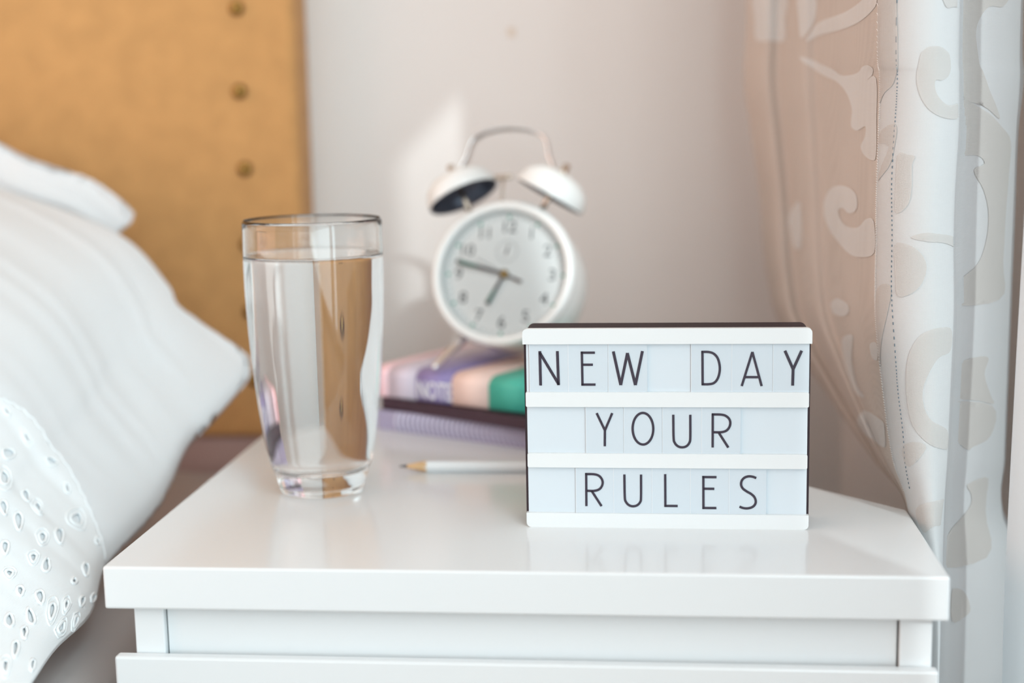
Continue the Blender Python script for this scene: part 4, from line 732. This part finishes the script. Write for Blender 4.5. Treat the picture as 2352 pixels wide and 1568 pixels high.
# ================================================================== NOTEBOOKS
A_ = math.atan2(-0.5, 0.866)                  # how the notebooks lie: spines turned about 30 degrees
def flat_book(name, label, loc, ang, L, W, z0, z1, cover, t=0.0012, group='notebooks under the clock'):
    b = thing(name, label, 'notebook', loc, (0, 0, ang), group)
    box('cover', 0, L, 0, W, z1 - t, z1, cover, b, 0.0003); box('back_cover', 0, L, 0, W, z0, z0 + t, cover, b, 0.0003)
    box('page_block', 0.003, L - 0.002, 0.003, W - 0.002, z0 + t, z1 - t, M['paper'], b)
    return b
low = flat_book('spiral_notebook', 'lavender notebook with spiral rings, lowest of the stack', (-0.1240, 0.3105, ZT), A_ + 0.03, 0.155, 0.108, 0.0, 0.0138, M['lavender'])
box('spine_strip', 0.0, 0.155, -0.0004, 0.003, 0.0, 0.0138, M['spine_grey'], low, 0.0003)
bm = bmesh.new(); add_tube(bm, [(0, 0.0016 + 0.0042 * math.cos(a * math.pi / 9), 0.0071 + 0.0062 * math.sin(a * math.pi / 9)) for a in range(18)], 0.0008, 6, True)
ring = obj('ring', bm, M['ring'], low, True)
for k in range(32):
    o = ring if k == 0 else ring.copy()
    if k: C.objects.link(o); o.parent = low
    o.location = (0.018 + k * 0.0041, 0, 0)
mid = flat_book('dark_notebook', 'thin dark plum notebook in the middle of the stack', (-0.1210, 0.3120, ZT), A_ - 0.055, 0.150, 0.104, 0.0141, 0.0222, M['plum'])
box('spine', 0.0, 0.150, -0.0006, 0.003, 0.0141, 0.0222, M['plum'], mid, 0.0006)
top = thing('striped_notebook', 'striped notebook in pink, lilac, purple, peach and green, topmost under the alarm clock', 'notebook', (-0.1225, 0.3125, ZT), (0, 0, A_ + 0.02), 'notebooks under the clock')
Z0, Z1 = 0.0224, 0.0440
prof = [(0.108, Z1), (0.020, Z1)] + [(0.010 - 0.010 * math.sin(a), Z1 - 0.006 + 0.006 * math.cos(a) - 0.0004 * a) for a in [k * math.pi / 2 / 8 for k in range(9)]] + [(0.0, Z0 + 0.001), (0.0008, Z0), (0.108, Z0)]
inner = [(y + (0.0012 if y < 0.02 else 0.0), z - 0.0012 if z > 0.035 else (z + 0.0012 if z < 0.0236 else z)) for y, z in prof]
def stripe(x0, x1, m, name):
    v, f = [], []; n = len(prof)
    for x in (x0, x1):
        for y, z in prof: v.append((x, y, z))
        for y, z in inner: v.append((x, y, z))
    for i in range(n - 1):
        f += [(i, i + 1, 2 * n + i + 1, 2 * n + i), (n + i, 3 * n + i, 3 * n + i + 1, n + i + 1), (i, n + i, n + i + 1, i + 1), (2 * n + i, 2 * n + i + 1, 3 * n + i + 1, 3 * n + i)]
    f += [(0, 2 * n, 3 * n, n), (n - 1, 2 * n - 1, 4 * n - 1, 3 * n - 1)]
    bm = bmesh.new(); me = bpy.data.meshes.new('t'); me.from_pydata(v, [], f); bm.from_mesh(me); bpy.data.meshes.remove(me)
    o = obj(name, bm, m, top, True); o['label'] = name.replace('_', ' '); return o
EDG = [(-0.002, 0.008, 'pink', 'pink_stripe'), (0.008, 0.032, 'lilac', 'pale_lilac_stripe'), (0.032, 0.0625, 'purple', 'purple_stripe'), (0.0625, 0.0925, 'peach', 'peach_stripe'), (0.0925, 0.128, 'green', 'green_stripe'), (0.128, 0.150, 'pink', 'pink_stripe')]
for a, b, m, nm in EDG: stripe(a, b, M[m], nm)
box('page_block', 0.0, 0.148, 0.004, 0.106, Z0 + 0.0014, Z1 - 0.0022, M['paper'], top)
t = text_mesh('title', 'NOTE', 0.0165, M['print_white'], top, bold=0.00025); t.scale = (0.66, 1, 1)
t.location = (0.0482, -0.0003, 0.0300); t.rotation_euler = (math.pi / 2, 0, 0); t['label'] = 'white printed title NOTE on the purple stripe'

# ================================================================== PENCIL
pc = thing('pencil', 'white pencil with sharpened tip lying in front of the notebooks', 'pencil', (-0.0878, 0.1890, ZT + 0.0036), (0, 0, 0.012))
RX = Matrix.Rotation(math.pi / 2, 4, 'Y')
bm = bmesh.new(); add_lathe(bm, [(0, 0.0168), (0.0037, 0.0160), (0.0037, 0.170), (0, 0.170)], 6, RX @ Matrix.Rotation(math.pi / 6, 4, 'Z')); obj('shaft', bm, M['pencil_white'], pc)
bm = bmesh.new(); add_lathe(bm, [(0.0010, 0.0045), (0.0036, 0.0170), (0.0034, 0.0172), (0, 0.0172)], 18, RX); obj('bare_wood', bm, M['cedar'], pc, True)
bm = bmesh.new(); add_lathe(bm, [(0.0002, 0.0), (0.00115, 0.0052), (0.0, 0.0060)], 14, RX); obj('lead', bm, M['graphite'], pc, True)

# ================================================================== ALARM CLOCK
ck = thing('alarm_clock', 'white twin bell alarm clock standing on the striped notebook', 'clock', (-0.0363, 0.3200, ZT + 0.1068), (math.radians(-19), 0, math.radians(-11)))
ck.rotation_mode = 'XYZ'
RY = Matrix.Rotation(math.pi / 2, 4, 'X')     # lathe axis Z -> front (-Y)
def lathe_y(prof, n=72): # profile (radius, distance towards the back)
    bm = bmesh.new(); add_lathe(bm, [(r, -y) for r, y in prof], n, RY); return bm
obj('body', lathe_y([(0.0472, 0.003), (0.0488, 0.005), (0.0490, 0.044), (0.0480, 0.050), (0.0455, 0.0535), (0.040, 0.0555), (0, 0.0565)]), M['enamel'], ck, True)
obj('bezel', lathe_y([(0.0436, 0.0080), (0.0438, 0.0020), (0.0448, -0.0012), (0.0470, -0.0026), (0.0495, -0.0018), (0.0510, 0.0008), (0.0511, 0.004), (0.0500, 0.0062), (0.0440, 0.0082), (0.0436, 0.0080)]), M['enamel'], ck, True)
dial = obj('dial', lathe_y([(0, 0.0070), (0.0437, 0.0070), (0.0437, 0.0078), (0, 0.0078)]), M['dial'], ck)
obj('crystal', lathe_y([(0, -0.0012), (0.020, -0.0010), (0.0440, 0.0006)]), M['crystal'], ck, True)
for h in range(1, 13):
    a = math.radians(90 - 30 * h)
    t = text_mesh('numeral', str(h), 0.0115, M['numeral'], dial); t.rotation_euler = (math.pi / 2, 0, 0)
    t.location = (0.0335 * math.cos(a), 0.0068, 0.0335 * math.sin(a))
    bm = bmesh.new(); add_lathe(bm, [(0, 0.0004), (0.0012, 0.0003), (0.0012, 0), (0, 0)], 12, RY)
    o = obj('hour_dot', bm, M['lume'], dial); o.location = (0.0410 * math.cos(a), 0.0070, 0.0410 * math.sin(a))
bm = bmesh.new()
for k in range(60):
    a = math.radians(6 * k); c, s = math.cos(a), math.sin(a)
    stroke(bm, [(0.0396 * c, 0.0396 * s), (0.0412 * c, 0.0412 * s)], 0.00025, 0.0067, 0.0069)
o = obj('minute_track', bm, M['numeral'], dial); o['kind'] = 'stuff'
bm = bmesh.new()
for k in range(36):
    a = math.radians(10 * k); c, s = math.cos(a), math.sin(a)
    stroke(bm, [(0.0066 * c, 0.0166 + 0.0066 * s), (0.0080 * c, 0.0166 + 0.0080 * s)], 0.0002, 0.0067, 0.0069)
o = obj('alarm_track', bm, M['numeral'], dial); o['kind'] = 'stuff'
def hand(name, x, z, tail, w0, w1, y, m, origin=(0, 0)):
    L = math.hypot(x, z); ux, uz = x / L, z / L; px, pz = -uz, ux
    pts = [(-ux * tail + px * w0, -uz * tail + pz * w0), (-ux * tail - px * w0, -uz * tail - pz * w0), (x - px * w1, z - pz * w1), (x + px * w1, z + pz * w1)]
    bm = bmesh.new(); add_prism(bm, [(a + origin[0], b + origin[1]) for a, b in pts], y - 0.00035, y, 'Y'); return obj(name, bm, m, ck)
h = hand('minute_hand', -0.0345, 0.0086, 0.0, 0.0008, 0.0015, 0.0032, M['hand'])
bm = bmesh.new(); stroke(bm, [(-0.0195, 0.0049), (-0.0325, 0.0081)], 0.0016, 0.0026, 0.0029); obj('lume_strip', bm, M['lume_dark'], h)
h = hand('hour_hand', -0.0105, -0.0212, 0.0, 0.0008, 0.0015, 0.0042, M['hand'])
bm = bmesh.new(); stroke(bm, [(-0.0056, -0.0113), (-0.0098, -0.0198)], 0.0016, 0.0036, 0.0039); obj('lume_strip', bm, M['lume_dark'], h)
hand('alarm_hand', 0.0125, -0.0052, 0.0, 0.0006, 0.0011, 0.0050, M['hand_brown'])
hand('second_hand', -0.0200, 0.0104, 0.004, 0.0002, 0.0002, 0.0022, M['hand_brown'])
hand('small_dial_hand', 0.0012, 0.0042, 0.003, 0.0006, 0.0004, 0.0064, M['hand_brown'], (0, 0.0166))
obj('hub', lathe_y([(0, 0.0012), (0.0022, 0.0016), (0.0030, 0.0030), (0.0030, 0.0068), (0, 0.0068)], 24), M['brass'], ck, True)
for s in (-1, 1):
    ax = Matrix.Translation((s * 0.0312 - 0.0058, 0.014, 0.0572)) @ Matrix.Rotation(math.radians(4), 4, 'X') @ Matrix.Rotation(s * math.radians(27.5), 4, 'Y')
    R0 = 0.0256
    dome = [(R0, 0.0), (R0 + 0.0004, 0.0012), (R0 - 0.0004, 0.0058), (R0 * 0.90, 0.0108), (R0 * 0.70, 0.0154), (R0 * 0.45, 0.0180), (R0 * 0.2, 0.0191), (0, 0.0194)]
    ind = [(0, 0.0182), (R0 * 0.2, 0.0179), (R0 * 0.45, 0.0168), (R0 * 0.68, 0.0143), (R0 * 0.87, 0.0098), (R0 - 0.0018, 0.0053), (R0 - 0.0009, 0.0002), (R0, 0.0)]
    bm = bmesh.new(); add_lathe(bm, dome, 56, ax); b = obj('bell', bm, M['enamel'], ck, True)
    bm = bmesh.new(); add_lathe(bm, ind, 56, ax); o = obj('bell_inside', bm, M['bell_inside'], b, True); o['label'] = 'dark blue grey inside of the bell'
    bm = bmesh.new(); add_lathe(bm, [(0, -0.0165), (0.0021, -0.0165), (0.0019, 0.0), (0.0019, 0.0180), (0, 0.0180)], 18, ax); obj('bell_post', bm, M['nickel'], b, True)
    bm = bmesh.new(); add_lathe(bm, [(0.0036, 0.0186), (0.0036, 0.0201), (0.0024, 0.0208), (0.0026, 0.0251), (0.0014, 0.0259), (0, 0.0260)], 18, ax); obj('bell_nut', bm, M['nickel'], b, True)
HP = [(-0.0335, 0.022, 0.066), (-0.0305, 0.022, 0.0775), (-0.0275, 0.022, 0.0845), (-0.0262, 0.022, 0.0910), (-0.0235, 0.022, 0.0965), (-0.0170, 0.022, 0.1008), (-0.0085, 0.022, 0.1030), (0.0, 0.022, 0.1037)]
HP = HP + [(-x, y, z) for x, y, z in HP[-2::-1]]
bm = bmesh.new(); add_tube(bm, resample([(x * 1.08 - 0.0060, 0.012, z + (z - 0.066) * 0.06 + 0.0005) for x, y, z in HP], 60), 0.002, 12, flat=(0.0046, 0.0016)); obj('handle', bm, M['chrome'], ck, True)
bm = bmesh.new(); add_tube(bm, [(-0.0090, 0.0150, 0.0485), (-0.0090, 0.0140, 0.060), (-0.0087, 0.0130, 0.0705)], 0.0009, 8); hm = obj('hammer', bm, M['nickel'], ck, True)
bm = bmesh.new(); add_tube(bm, [(-0.0155, 0.0130, 0.0708), (-0.0148, 0.0130, 0.0708), (-0.0032, 0.0130, 0.0716), (-0.0026, 0.0130, 0.0716)], [0.0013, 0.0019, 0.0019, 0.0014], 12); obj('hammer_head', bm, M['nickel'], hm, True)
bm = bmesh.new(); add_box(bm, -0.017, 0.002, 0.010, 0.026, 0.0482, 0.0500, 0.0004); obj('hammer_base', bm, M['nickel'], ck)
for s in (-1, 1):
    bm = bmesh.new(); add_tube(bm, [(s * 0.0245, 0.012, -0.0400), (s * 0.0275, 0.004, -0.0475), (s * 0.0360, -0.0175, -0.0688), (s * 0.0368, -0.0192, -0.0705)], [0.0034, 0.0034, 0.0022, 0.0012], 14); obj('leg', bm, M['chrome'], ck, True)
